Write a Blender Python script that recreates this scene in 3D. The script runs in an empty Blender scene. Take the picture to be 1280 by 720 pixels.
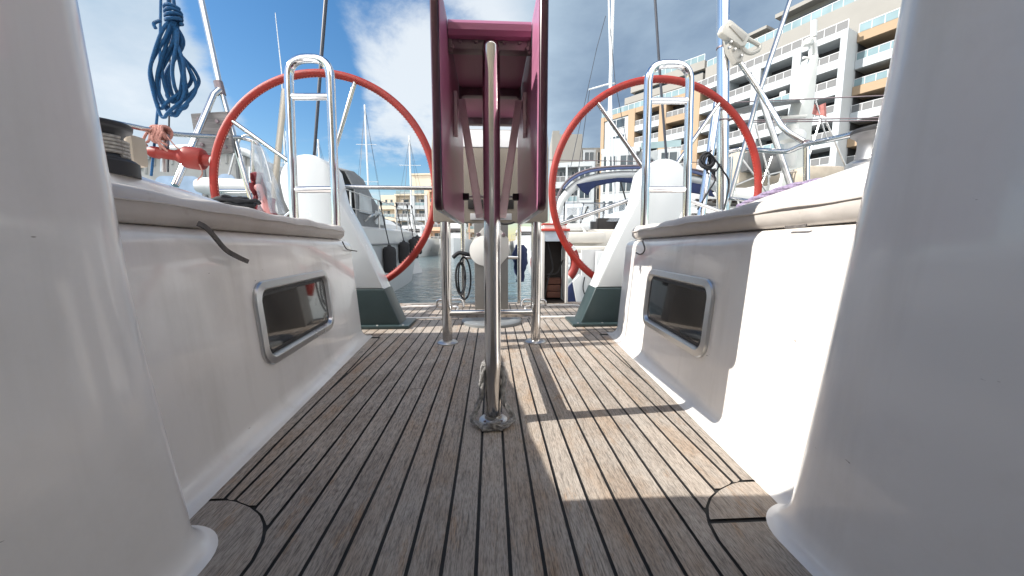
import bpy, bmesh, math, random
from mathutils import Vector, Matrix
random.seed(7)
sc = bpy.context.scene
COL = sc.collection
u = 0.42                      # camera height above the cockpit sole, used as the unit of the yacht
# ------------------------------------------------------------------ camera
F, CX, CY = 470.0, 640.0, 360.0
PITCH = math.atan(55 / 470); YAW = math.atan(26 / 470 * math.cos(PITCH))
fw = Vector((math.sin(YAW) * math.cos(PITCH), math.cos(YAW) * math.cos(PITCH), -math.sin(PITCH)))
rt = Vector((math.cos(YAW), -math.sin(YAW), 0))
up = rt.cross(fw)
cd = bpy.data.cameras.new('camera'); cam = bpy.data.objects.new('camera', cd); COL.objects.link(cam)
cam.location = (0, 0, u); cam.rotation_euler = (math.pi / 2 - PITCH, 0, -YAW)
cd.sensor_width = 36; cd.lens = 36 * F / 1280; cd.clip_start = 0.02; cd.clip_end = 5000
sc.camera = cam
def ray(px, py): return fw + rt * ((px - CX) / F) + up * ((CY - py) / F)
def at(px, py, y):            # world point at depth y (metres) on a sight line
    d = ray(px, py); return Vector((0, 0, u)) + d * (y / d.y)
def atu(px, py, y): return at(px, py, y * u)
# ------------------------------------------------------------------ materials
MATS = {}
def nt(name):
    m = bpy.data.materials.new(name); m.use_nodes = True; MATS[name] = m
    return m, m.node_tree.nodes, m.node_tree.links, m.node_tree.nodes['Principled BSDF']
def mat(name, col, rough=.5, metal=0, var=.06, nscale=6, bump=0, bscale=60, coat=0, dirt=None, stretch=None, rvar=.08):
    m, N, L, b = nt(name)
    tc = N.new('ShaderNodeTexCoord'); mp = N.new('ShaderNodeMapping'); L.new(tc.outputs['Object'], mp.inputs[0])
    if stretch: mp.inputs['Scale'].default_value = stretch
    n = N.new('ShaderNodeTexNoise'); n.inputs['Scale'].default_value = nscale; n.inputs['Detail'].default_value = 6
    L.new(mp.outputs[0], n.inputs[0])
    r = N.new('ShaderNodeValToRGB'); L.new(n.outputs['Fac'], r.inputs[0])
    c0 = [max(0, c * (1 - var)) for c in col]; c1 = [min(1, c * (1 + var)) for c in col]
    r.color_ramp.elements[0].position = .3; r.color_ramp.elements[1].position = .7
    r.color_ramp.elements[0].color = (*c0, 1); r.color_ramp.elements[1].color = (*c1, 1)
    out = r.outputs[0]
    if dirt:
        n3 = N.new('ShaderNodeTexNoise'); n3.inputs['Scale'].default_value = dirt[1]; n3.inputs['Detail'].default_value = 9
        n3.inputs['Roughness'].default_value = .7
        L.new(mp.outputs[0], n3.inputs[0])
        r3 = N.new('ShaderNodeValToRGB'); L.new(n3.outputs['Fac'], r3.inputs[0])
        r3.color_ramp.elements[0].position = dirt[2]; r3.color_ramp.elements[1].position = dirt[2] + .12
        r3.color_ramp.elements[1].color = (dirt[3],) * 3 + (1,)
        r3.color_ramp.elements[0].color = (0, 0, 0, 1)
        mx = N.new('ShaderNodeMixRGB'); L.new(r3.outputs[0], mx.inputs[0]); L.new(out, mx.inputs[1]); mx.inputs[2].default_value = (*dirt[0], 1)
        out = mx.outputs[0]
    L.new(out, b.inputs['Base Color'])
    mr = N.new('ShaderNodeMapRange'); L.new(n.outputs['Fac'], mr.inputs[0])
    mr.inputs['To Min'].default_value = max(.02, rough - rvar); mr.inputs['To Max'].default_value = min(1, rough + rvar)
    L.new(mr.outputs[0], b.inputs['Roughness'])
    b.inputs['Metallic'].default_value = metal
    if coat: b.inputs['Coat Weight'].default_value = coat; b.inputs['Coat Roughness'].default_value = .06
    if bump:
        n2 = N.new('ShaderNodeTexNoise'); n2.inputs['Scale'].default_value = bscale; n2.inputs['Detail'].default_value = 5
        L.new(mp.outputs[0], n2.inputs[0])
        bp = N.new('ShaderNodeBump'); bp.inputs['Strength'].default_value = bump; bp.inputs['Distance'].default_value = .01
        L.new(n2.outputs['Fac'], bp.inputs['Height']); L.new(bp.outputs[0], b.inputs['Normal'])
    return m
gel = mat('gelcoat', (.80, .775, .745), .22, var=.03, nscale=3, coat=.6, bump=.012, bscale=7, dirt=((.32, .29, .25), 55, .74, .6))
gelb = mat('gelcoat_bulkhead', (.83, .81, .785), .22, var=.03, nscale=2.2, coat=.5, bump=.01, bscale=6, dirt=((.3, .28, .25), 42, .755, .7))
gelp = mat('pedestal_white', (.66, .69, .70), .25, var=.02, coat=.3)
teal = mat('pedestal_teal', (.032, .052, .055), .38, var=.12, dirt=((.2, .24, .24), 30, .66, .5), bump=.05)
steel = mat('stainless', (.62, .61, .6), .16, metal=1, var=.08, nscale=14, rvar=.07, dirt=((.33, .28, .24), 40, .66, .5), bump=.015, bscale=25)
steelr = mat('brushed_steel', (.55, .54, .53), .34, metal=1, var=.12, nscale=20, bump=.04, bscale=200)
chrome = mat('polished_steel', (.75, .75, .76), .08, metal=1, var=.04)
rimred = mat('rim_leather', (.26, .011, .004), .55, var=.16, nscale=30, bump=.25, bscale=320)
mauve = mat('table_mauve', (.38, .145, .24), .36, var=.12, nscale=9, stretch=(1, .25, 6), coat=.08, dirt=((.34, .2, .25), 22, .62, .6), bump=.02, bscale=40)
mauved = mat('table_edge', (.05, .010, .024), .3, var=.2, coat=.4)
strutm = mat('strut_pink', (.88, .70, .76), .35, metal=.1, var=.06, nscale=30)  # pale pink of reflections put into the steel struts' colour
gunm = mat('bracket_metal', (.2, .16, .17), .4, metal=.6, var=.2)
black = mat('black_rubber', (.018, .018, .02), .55, var=.2)
blacksoft = mat('fender_cover', (.012, .012, .014), .9, var=.3, nscale=40, bump=.4, bscale=90)
pod_m = mat('pod_beige', (.23, .20, .165), .5, var=.05, nscale=20, bump=.05, bscale=200)
podl = mat('pod_pale', (.55, .55, .56), .3, var=.04)
cush = mat('cushion_vinyl', (.52, .485, .455), .62, var=.06, nscale=12, bump=.35, bscale=18, dirt=((.33, .28, .24), 26, .58, .45))
strap_m = mat('strap_webbing', (.12, .11, .105), .85, var=.25, nscale=120, bump=.3, bscale=300)
alu = mat('window_frame_alu', (.56, .57, .58), .3, metal=1, var=.04)
def weather(m, amt, seed):
    N, L = m.node_tree.nodes, m.node_tree.links; b = N['Principled BSDF']; src = b.inputs['Base Color'].links[0].from_socket
    tc = N.new('ShaderNodeTexCoord')
    def nz(scale, st, det, rg):
        mp = N.new('ShaderNodeMapping'); mp.inputs['Scale'].default_value = st; mp.inputs['Location'].default_value = (seed, seed * 2, seed * .7); L.new(tc.outputs['Object'], mp.inputs[0])
        n = N.new('ShaderNodeTexNoise'); n.inputs['Scale'].default_value = scale; n.inputs['Detail'].default_value = det; n.inputs['Roughness'].default_value = rg; L.new(mp.outputs[0], n.inputs[0]); return n.outputs['Fac']
    def rp(f, a, b2, v):
        r = N.new('ShaderNodeMapRange'); L.new(f, r.inputs[0]); r.inputs['From Min'].default_value = a; r.inputs['From Max'].default_value = b2; r.inputs['To Max'].default_value = v; return r.outputs[0]
    def mx(f, a, colr):
        x = N.new('ShaderNodeMixRGB'); L.new(f, x.inputs[0]); L.new(a, x.inputs[1]); x.inputs[2].default_value = (*colr, 1); return x.outputs[0]
    o = mx(rp(nz(9, (1, 1, .12), 5, .6), .52, .75, amt), src, (.46, .43, .385))       # rain runs
    o = mx(rp(nz(5, (1, 1, 1), 8, .7), .5, .8, amt * .9), o, (.52, .49, .45))          # dull patches
    o = mx(rp(nz(70, (1, .35, 1), 3, .6), .735, .76, .75), o, (.2, .17, .14))           # specks and small scuffs
    L.new(o, b.inputs['Base Color'])
weather(gel, .34, 3.3); weather(gelb, .28, 8.1)
glassd = mat('smoked_pane', (.012, .009, .009), .03, var=.3, coat=.6, bump=.006, bscale=7, rvar=.008)
gunwhite = mat('white_plastic', (.74, .73, .7), .4, var=.04)
greybox = mat('grey_paint', (.15, .147, .143), .5, var=.06, nscale=20, bump=.06, bscale=150)
discm = mat('grey_disc', (.17, .18, .185), .4, var=.1)
ropeblue = mat('rope_blue', (.004, .075, .20), .75, var=.3, nscale=150, bump=.5, bscale=500)
ropegrey = mat('rope_grey', (.30, .295, .29), .95, var=.5, nscale=110, bump=.5, bscale=500)
ropepink = mat('rope_pink', (.42, .20, .165), .9, var=.3, nscale=150, bump=.5, bscale=500)
ropelav = mat('rope_lavender', (.27, .22, .33), .9, var=.4, nscale=160, bump=.5, bscale=500)
ropeblk = mat('rope_black', (.015, .016, .02), .8, var=.3, nscale=150)
wirem = mat('stay_wire', (.03, .035, .05), .45, var=.2)
wood_g = mat('grey_board', (.20, .19, .19), .75, var=.35, nscale=10, stretch=(.6, 1, 9), bump=.2, bscale=30)
redplast = mat('red_plastic', (.21, .013, .007), .55, var=.1, nscale=15)
redtrim = mat('red_trim', (.52, .07, .05), .5, var=.1)
navy = mat('navy_canvas', (.012, .022, .075), .85, var=.2, nscale=20, bump=.5, bscale=9)
canvas = mat('grey_canvas', (.36, .36, .35), .9, var=.08, nscale=8, bump=.4, bscale=6)
canvasd = mat('dark_canvas', (.16, .165, .17), .85, var=.15, nscale=8, bump=.4, bscale=8)
beigecv = mat('beige_canvas', (.42, .36, .29), .9, var=.1, nscale=8, bump=.4, bscale=8)
hullw = mat('hull_white', (.58, .59, .59), .3, var=.04, nscale=1.5, coat=.2, dirt=((.5, .48, .44), 3, .6, .35))
hullg = mat('hull_grey', (.40, .41, .42), .35, var=.06, nscale=1.5, coat=.2, dirt=((.33, .32, .3), 4, .58, .4))
seatv = mat('seat_vinyl', (.55, .52, .47), .6, var=.05)
mastm = mat('mast_alu', (.66, .67, .68), .4, metal=.5, var=.04)
pinkcloth = mat('pink_cloth', (.56, .17, .16), .85, var=.2, nscale=20, bump=.4, bscale=20)
darkint = mat('dark_interior', (.018, .014, .013), .6, var=.3, nscale=20)
# clear vinyl window sheet
m, N, L, b = nt('clear_vinyl')
b.inputs['Base Color'].default_value = (.75, .8, .85, 1); b.inputs['Roughness'].default_value = .12; b.inputs['Alpha'].default_value = .35
nz = N.new('ShaderNodeTexNoise'); nz.inputs['Scale'].default_value = 7; bp = N.new('ShaderNodeBump'); bp.inputs['Strength'].default_value = .3
L.new(nz.outputs[0], bp.inputs['Height']); L.new(bp.outputs[0], b.inputs['Normal']); vinyl = m; b.inputs['Alpha'].default_value = .2
# weathered teak
m, N, L, b = nt('weathered_teak'); teak = m
tc = N.new('ShaderNodeTexCoord'); geo = N.new('ShaderNodeNewGeometry')
def noise(sx, sy, scale, det=6, rgh=.6, off=True):
    mp = N.new('ShaderNodeMapping'); mp.inputs['Scale'].default_value = (sx, sy, 1); L.new(tc.outputs['Object'], mp.inputs[0])
    if off:
        cb = N.new('ShaderNodeCombineXYZ'); ml = N.new('ShaderNodeMath'); ml.operation = 'MULTIPLY'; ml.inputs[1].default_value = 37
        L.new(geo.outputs['Random Per Island'], ml.inputs[0]); L.new(ml.outputs[0], cb.inputs[1]); L.new(ml.outputs[0], cb.inputs[2]); L.new(cb.outputs[0], mp.inputs['Location'])
    n = N.new('ShaderNodeTexNoise'); n.inputs['Scale'].default_value = scale; n.inputs['Detail'].default_value = det; n.inputs['Roughness'].default_value = rgh
    L.new(mp.outputs[0], n.inputs[0]); return n.outputs['Fac']
def ramp(fac, stops):
    r = N.new('ShaderNodeValToRGB'); L.new(fac, r.inputs[0])
    while len(r.color_ramp.elements) < len(stops): r.color_ramp.elements.new(.5)
    for e, (p, c) in zip(r.color_ramp.elements, stops): e.position = p; e.color = (*c, 1)
    return r.outputs[0]
def mix(f, a, bb, mode='MIX'):
    x = N.new('ShaderNodeMixRGB'); x.blend_type = mode
    for i, v in enumerate((f, a, bb)):
        if isinstance(v, (int, float)): x.inputs[i].default_value = v
        elif isinstance(v, tuple): x.inputs[i].default_value = (*v, 1)
        else: L.new(v, x.inputs[i])
    return x.outputs[0]
grain = noise(330, 16, 1.0, 5, .6)
fine = noise(760, 75, 1.0, 3, .65)
island = ramp(geo.outputs['Random Per Island'], [(0, (.235, .18, .135)), (.25, (.345, .28, .225)), (.5, (.39, .335, .285)), (.75, (.27, .23, .195)), (1, (.36, .275, .205))])
patch = noise(9, 5, 1.3, 6, .65, off=False)
grey = mix(ramp(patch, [(.38, (0,) * 3), (.62, (1,) * 3)]), island, (.365, .325, .285))
stain = noise(26, 6, 1.0, 8, .75, off=True)
col = mix(ramp(stain, [(.56, (0,) * 3), (.66, (.62,) * 3)]), grey, (.33, .205, .115))
spots = noise(16, 14, 1.0, 6, .6, off=False)
col = mix(ramp(spots, [(.66, (0,) * 3), (.74, (.55,) * 3)]), col, (.17, .135, .115))
gr = ramp(grain, [(.3, (.45,) * 3), (.48, (1,) * 3), (.7, (1.15,) * 3)])
col = mix(.85, col, gr, 'MULTIPLY')
col = mix(.85, col, ramp(fine, [(.34, (.5,) * 3), (.56, (1.12,) * 3)]), 'MULTIPLY')
L.new(col, b.inputs['Base Color']); b.inputs['Roughness'].default_value = .78
bp = N.new('ShaderNodeBump'); bp.inputs['Strength'].default_value = .5; bp.inputs['Distance'].default_value = .002
L.new(grain, bp.inputs['Height']); bp2 = N.new('ShaderNodeBump'); bp2.inputs['Strength'].default_value = .35; bp2.inputs['Distance'].default_value = .001
L.new(fine, bp2.inputs['Height']); L.new(bp.outputs[0], bp2.inputs['Normal']); L.new(bp2.outputs[0], b.inputs['Normal'])
caulk = mat('black_caulk', (.022, .021, .021), .7, var=.3, nscale=90)
# harbour water
m, N, L, b = nt('harbour_water'); water_m = m
tc = N.new('ShaderNodeTexCoord')
n1 = N.new('ShaderNodeTexNoise'); n1.inputs['Scale'].default_value = 3.2; n1.inputs['Detail'].default_value = 6; n1.inputs['Distortion'].default_value = .6
n2 = N.new('ShaderNodeTexNoise'); n2.inputs['Scale'].default_value = .8; n2.inputs['Detail'].default_value = 4
L.new(tc.outputs['Object'], n1.inputs[0]); L.new(tc.outputs['Object'], n2.inputs[0])
ad = N.new('ShaderNodeMath'); ad.operation = 'ADD'; L.new(n1.outputs[0], ad.inputs[0]); L.new(n2.outputs[0], ad.inputs[1])
bp = N.new('ShaderNodeBump'); bp.inputs['Strength'].default_value = .55; bp.inputs['Distance'].default_value = .12; L.new(ad.outputs[0], bp.inputs['Height'])
L.new(bp.outputs[0], b.inputs['Normal']); b.inputs['Base Color'].default_value = (.055, .10, .115, 1); b.inputs['Roughness'].default_value = .08; b.inputs['IOR'].default_value = 1.33
# building paints
bwhite = mat('render_white', (.42, .45, .47), .85, var=.04, nscale=.6, dirt=((.5, .49, .46), .8, .6, .35))
bgrey = mat('render_grey', (.44, .45, .46), .85, var=.05, nscale=.6)
bbeige = mat('render_beige', (.27, .26, .24), .85, var=.05, nscale=.5)
borange = mat('render_ochre', (.34, .245, .16), .85, var=.05, nscale=.6)
bpink = mat('render_peach', (.62, .42, .29), .85, var=.06, nscale=.5)
bcream = mat('render_cream', (.60, .53, .42), .85, var=.06, nscale=.5)
bdark = mat('loggia_shade', (.07, .07, .075), .8, var=.2, nscale=.8)  # dark glazing and recess shade both put into the back wall colour
bglass = mat('window_pane', (.05, .065, .075), .08, var=.4, nscale=.5)
bglassb = mat('balcony_glass', (.20, .28, .30), .15, var=.15, nscale=.4)
railm = mat('rail_white', (.52, .53, .54), .5, var=.05)
meshm = mat('rail_mesh', (.13, .132, .135), .6, var=.2, nscale=30)
quay_m = mat('quay_concrete', (.36, .34, .31), .9, var=.12, nscale=.4, bump=.2, bscale=6)
# ------------------------------------------------------------------ mesh helpers
def V(*a): return Vector(a)
def tube(bm, pts, r, n=10, closed=False):
    pts = [Vector(p) for p in pts]
    k = len(pts); rs = r if isinstance(r, (list, tuple)) else [r] * k
    rings = []; nrm = None
    for i, p in enumerate(pts):
        a = pts[(i - 1) % k] if (closed or i > 0) else p
        c = pts[(i + 1) % k] if (closed or i < k - 1) else p
        t = (c - a)
        if t.length < 1e-9: t = Vector((0, 0, 1))
        t.normalize()
        if nrm is None:
            ref = Vector((0, 0, 1)) if abs(t.z) < .9 else Vector((1, 0, 0))
            nrm = (ref - t * ref.dot(t)).normalized()
        else:
            nrm = (nrm - t * nrm.dot(t))
            nrm = nrm.normalized() if nrm.length > 1e-6 else t.orthogonal().normalized()
        bn = t.cross(nrm)
        rings.append([bm.verts.new(p + (nrm * math.cos(2 * math.pi * j / n) + bn * math.sin(2 * math.pi * j / n)) * rs[i]) for j in range(n)])
    for i in range(k if closed else k - 1):
        A, B = rings[i], rings[(i + 1) % k]
        off = 0
        if closed and i == k - 1:      # align the last ring with the first
            off = min(range(n), key=lambda o: (A[0].co - B[o].co).length)
        for j in range(n): bm.faces.new((A[j], A[(j + 1) % n], B[(j + 1 + off) % n], B[(j + off) % n]))
    if not closed:
        bm.faces.new(rings[0][::-1]); bm.faces.new(rings[-1])
    return bm
def curve(pts, k=8, closed=False):
    pts = [Vector(p) for p in pts]; n = len(pts); out = []
    for i in range(n if closed else n - 1):
        g = lambda j: pts[j % n] if closed else pts[min(max(j, 0), n - 1)]
        p0, p1, p2, p3 = g(i - 1), g(i), g(i + 1), g(i + 2)
        for s in range(k):
            t = s / k
            out.append(.5 * ((2 * p1) + (p2 - p0) * t + (2 * p0 - 5 * p1 + 4 * p2 - p3) * t * t + (3 * p1 - p0 - 3 * p2 + p3) * t ** 3))
    if not closed: out.append(pts[-1])
    return out
def fillet(pts, r, n=6, closed=False):
    pts = [Vector(p) for p in pts]; out = []; k = len(pts)
    for i, p in enumerate(pts):
        if not closed and i in (0, k - 1): out.append(p); continue
        a, c = pts[(i - 1) % k], pts[(i + 1) % k]
        da, dc = (a - p), (c - p); rr = min(r, da.length * .48, dc.length * .48)
        A, C = p + da.normalized() * rr, p + dc.normalized() * rr
        for s in range(n + 1):
            t = s / n; out.append(A * (1 - t) ** 2 + p * 2 * t * (1 - t) + C * t * t)
    return out
def box(bm, c, s, rot=None, bev=0):
    c = Vector(c); h = Vector(s) / 2; vs = []
    for x in (-1, 1):
        for y in (-1, 1):
            for z in (-1, 1):
                p = Vector((x * h.x, y * h.y, z * h.z))
                if rot is not None: p = rot @ p
                vs.append(bm.verts.new(p + c))
    fs = [bm.faces.new([vs[i] for i in q]) for q in ((0, 1, 3, 2), (4, 6, 7, 5), (0, 4, 5, 1), (2, 3, 7, 6), (0, 2, 6, 4), (1, 5, 7, 3))]
    if bev:
        es = list({e for f in fs for e in f.edges})
        bmesh.ops.bevel(bm, geom=es, offset=bev, segments=2, affect='EDGES', profile=.6)
    return bm
def prism(bm, poly, ax, a, b, bev=0):
    """poly of 2-D points extruded from a to b along axis ax ('x','y','z')"""
    def p3(p, t): return Vector((t, p[0], p[1])) if ax == 'x' else Vector((p[0], t, p[1])) if ax == 'y' else Vector((p[0], p[1], t))
    A = [bm.verts.new(p3(p, a)) for p in poly]; B = [bm.verts.new(p3(p, b)) for p in poly]
    n = len(poly); fs = [bm.faces.new(A), bm.faces.new(B[::-1])]
    for i in range(n): fs.append(bm.faces.new((A[i], B[i], B[(i + 1) % n], A[(i + 1) % n])))
    bmesh.ops.recalc_face_normals(bm, faces=fs)
    if bev:
        es = list(fs[0].edges) + list(fs[1].edges)
        bmesh.ops.bevel(bm, geom=es, offset=bev, segments=3, affect='EDGES', profile=.5)
    return bm
def loft(bm, rings, closed=False, capa=False, capb=False):
    R = [[bm.verts.new(p) for p in r] for r in rings]; n = len(R[0])
    for A, B in zip(R[:-1], R[1:]):
        for j in range(n if closed else n - 1): bm.faces.new((A[j], A[(j + 1) % n], B[(j + 1) % n], B[j]))
    if capa: bm.faces.new(R[0][::-1])
    if capb: bm.faces.new(R[-1])
    bmesh.ops.recalc_face_normals(bm, faces=bm.faces[:])
    return R
def lathe(bm, c, prof, n=32, M=None):
    c = Vector(c); rings = []
    for r, z in prof:
        ring = []
        for j in range(n):
            p = Vector((r * math.cos(2 * math.pi * j / n), r * math.sin(2 * math.pi * j / n), z))
            if M is not None: p = M @ p
            ring.append(p + c)
        rings.append(ring)
    loft(bm, rings, True, prof[0][0] > 1e-6, prof[-1][0] > 1e-6)
def rrect(w, h, r, n=6):
    out = []
    for cx, cy, a0 in ((w / 2 - r, h / 2 - r, 0), (-w / 2 + r, h / 2 - r, 90), (-w / 2 + r, -h / 2 + r, 180), (w / 2 - r, -h / 2 + r, 270)):
        for s in range(n + 1):
            a = math.radians(a0 + 90 * s / n); out.append((cx + r * math.cos(a), cy + r * math.sin(a)))
    return out
def arot(dirv, z=(0, 0, 1)):
    """matrix whose local Z runs along dirv"""
    return Vector(dirv).normalized().to_track_quat('Z', 'Y').to_matrix()
B = bmesh.new
WL = {}
def obj(name, bm, m, parent=None, ang=40, origin=None):
    me = bpy.data.meshes.new(name)
    bmesh.ops.recalc_face_normals(bm, faces=bm.faces[:]) if False else None
    if parent is not None: o0 = WL[parent]
    elif origin is not None: o0 = Vector(origin)
    else:
        xs = [v.co.x for v in bm.verts]; ys = [v.co.y for v in bm.verts]; zs = [v.co.z for v in bm.verts]
        o0 = Vector(((min(xs) + max(xs)) / 2, (min(ys) + max(ys)) / 2, min(zs)))
    bmesh.ops.translate(bm, verts=bm.verts[:], vec=-o0)
    bm.to_mesh(me); bm.free()
    for mm in (m if isinstance(m, (list, tuple)) else [m]): me.materials.append(mm)
    me.shade_smooth(); me.set_sharp_from_angle(angle=math.radians(ang))
    o = bpy.data.objects.new(name, me); COL.objects.link(o); WL[o] = o0.copy()
    if parent is not None: o.parent = parent
    else: o.location = o0
    return o
def tag(o, label, cat, group=None):
    o['label'] = label; o['category'] = cat
    if group: o['group'] = group
    return o
def thing(name, label, cat, loc, group=None):
    o = bpy.data.objects.new(name, None); COL.objects.link(o); o.location = loc; WL[o] = Vector(loc); o.empty_display_size = .1
    return tag(o, label, cat, group)
def struct(o): o['kind'] = 'structure'; return o
def dup(root, loc, label=None):
    def cp(o, par):
        c = o.copy(); COL.objects.link(c)
        if par is not None: c.parent = par
        for ch in o.children: cp(ch, c)
        return c
    r = cp(root, None); r.location = loc; WL[r] = Vector(loc)
    if label: r['label'] = label
    return r
def bolt(bm, p, d, r=.006, h=.004): lathe(bm, p, [(r, 0), (r, h * .6), (r * .7, h)], 8, arot(d))
def rope_mesh(bm, pts, r, twist=26, n=6, closed=False):
    """three strands laid around a path"""
    pts = [Vector(p) for p in pts]; k = len(pts); nrm = None; fr = []; s = 0
    for i, p in enumerate(pts):
        a, c = pts[max(i - 1, 0)], pts[min(i + 1, k - 1)]
        t = (c - a).normalized() if (c - a).length > 1e-9 else Vector((0, 0, 1))
        nrm = t.orthogonal().normalized() if nrm is None else (nrm - t * nrm.dot(t)).normalized()
        if i: s += (p - pts[i - 1]).length
        fr.append((p, nrm.copy(), t.cross(nrm), s))
    for q in range(3):
        path = []
        for p, a, b_, s in fr:
            an = s / r / 2.6 + q * 2.0944
            path.append(p + (a * math.cos(an) + b_ * math.sin(an)) * r * .5)
        tube(bm, path, r * .56, n)
def dense(pts, step):
    out = []
    for a, b_ in zip(pts[:-1], pts[1:]):
        a, b_ = Vector(a), Vector(b_); n = max(1, int((b_ - a).length / step))
        for i in range(n): out.append(a.lerp(b_, i / n))
    out.append(Vector(pts[-1])); return out

# ================================================================== THE YACHT'S COCKPIT
def interp(tab, x):
    if x <= tab[0][0]: return tab[0][1]
    for (a, va), (b_, vb) in zip(tab[:-1], tab[1:]):
        if x <= b_: return va + (vb - va) * (x - a) / (b_ - a)
    return tab[-1][1]
def edge(y): return 1.2 + .07 * (y - 1.45)          # bench foot, half width in units
AFT, SEAM = 6.44, 4.95
MARG = [(-9, .764), (1.13, .764), (1.208, .779), (1.25, .797), (1.291, .82), (1.34, .862), (1.386, .926), (1.42, 1.0), (1.435, 1.058), (1.84, 1.086), (2.92, 1.137), (4.05, 1.205)]
def marg(y): return interp(MARG, y) if y < 4.05 else 2.75
bm = B()
box(bm, (0, (AFT - 1.6) / 2 * u, -.031), (6.4 * u, (AFT + 1.6) * u, .056))
deck = struct(obj('deck', bm, caulk, origin=(0, 0, 0)))
bm = B(); g = .0062; pw = .1065
ys0 = [-1.6 + i * .05 for i in range(int((4.05 + 1.6) / .05) + 1)]
ys0 = sorted(set(ys0 + [1.13 + i * .012 for i in range(28)]))
def strip(yl, fl, fr):
    prev = None
    for y in yl:
        a, b_ = fl(y), fr(y)
        if b_ - a < .004: prev = None; continue
        cur = (bm.verts.new((a * u, y * u, 0)), bm.verts.new((b_ * u, y * u, 0)))
        if prev: bm.faces.new((prev[0], prev[1], cur[1], cur[0]))
        prev = cur
for k in range(-12, 13):
    x0, x1 = (k - .5) * pw + g, (k + .5) * pw - g
    fl = lambda y: max(x0, -marg(y) + g); fr = lambda y: min(x1, marg(y) - g)
    cuts = [-1.6, 4.05]
    if k in (-5, 7): cuts.insert(1, 2.9 + k * .07)
    for a, b_ in zip(cuts[:-1], cuts[1:]):
        strip([y for y in ys0 if a + .003 < y < b_ - .003] + [b_ - .002], fl, fr) if len(cuts) == 2 else strip([a + .002] + [y for y in ys0 if a + .003 < y < b_ - .003] + [b_ - .002], fl, fr)
for k in range(-26, 27):                              # aft part, wider
    x0, x1 = (k - .5) * pw + g, (k + .5) * pw - g
    off = .03
    if abs(x1) < 1.2 or abs(x0) < 1.2: strip([4.05 - .001, 4.4, SEAM - .012], lambda y: x0, lambda y: x1)
    else: strip([4.06, 4.4, SEAM - .012], lambda y: x0, lambda y: x1)
    strip([SEAM + .012, 5.5, AFT - .2], lambda y: x0 + off, lambda y: x1 + off)
for k in range(5): strip([AFT - .185, AFT - .02], lambda y: -2.8 + k * 1.12 + g, lambda y: -2.8 + (k + 1) * 1.12 - g)
for s in (-1, 1):                                     # margin boards and the curved corner pieces
    f = lambda a, b_: (lambda y: s * (b_(y) if s < 0 else a(y)), lambda y: s * (a(y) if s < 0 else b_(y)))
    fl, fr = f(lambda y: marg(y) + g, lambda y: max(1.32, edge(y) + .06) if y > 1.09 else 1.02 + .05)
    yl = [y for y in ys0 if y > -1.5]
    for a, b_ in (((-1.6, 1.205), (1.215, 1.428), (1.438, 4.05)) if s > 0 else ((-1.6, 1.428), (1.438, 4.05))):
        strip([y for y in yl if a < y < b_] + [b_], fl, fr)
planks = obj('teak_planking', bm, teak, deck)
# moulded white hatch rims let into the aft planking
for s in (-1, 1):
    bm = B(); c = V(s * .98 * u, 5.55 * u, 0)
    rr = rrect(.92 * u, .98 * u, .2 * u, 6)
    tube(bm, [V(p[0] + c.x, p[1] + c.y, .001) for p in rr], .007, 6, True)
    h = obj('deck_hatch', bm, gel); tag(h, 'white moulded hatch rim in the aft teak, ' + ('left' if s < 0 else 'right') + ' of the round grey plate', 'hatch', 'deck hatch rims')
# hull of the yacht below the deck
bm = B()
def hullring(y, w, zt): return [V(x * w, y, z) for x, z in ((-1, zt), (-.97, -.2), (-.85, -.6), (-.5, -.95), (0, -1.05), (.5, -.95), (.85, -.6), (.97, -.2), (1, zt))]
loft(bm, [hullring(AFT * u + .02, 1.9, -.075), hullring(1.5, 1.95, -.075), hullring(0, 2.0, -.075), hullring(-2, 1.9, -.075)], False, True, True)
tag(obj('yacht_hull', bm, hullw), 'white hull under the teak cockpit floor, ending at the aft deck edge', 'hull')

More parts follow.
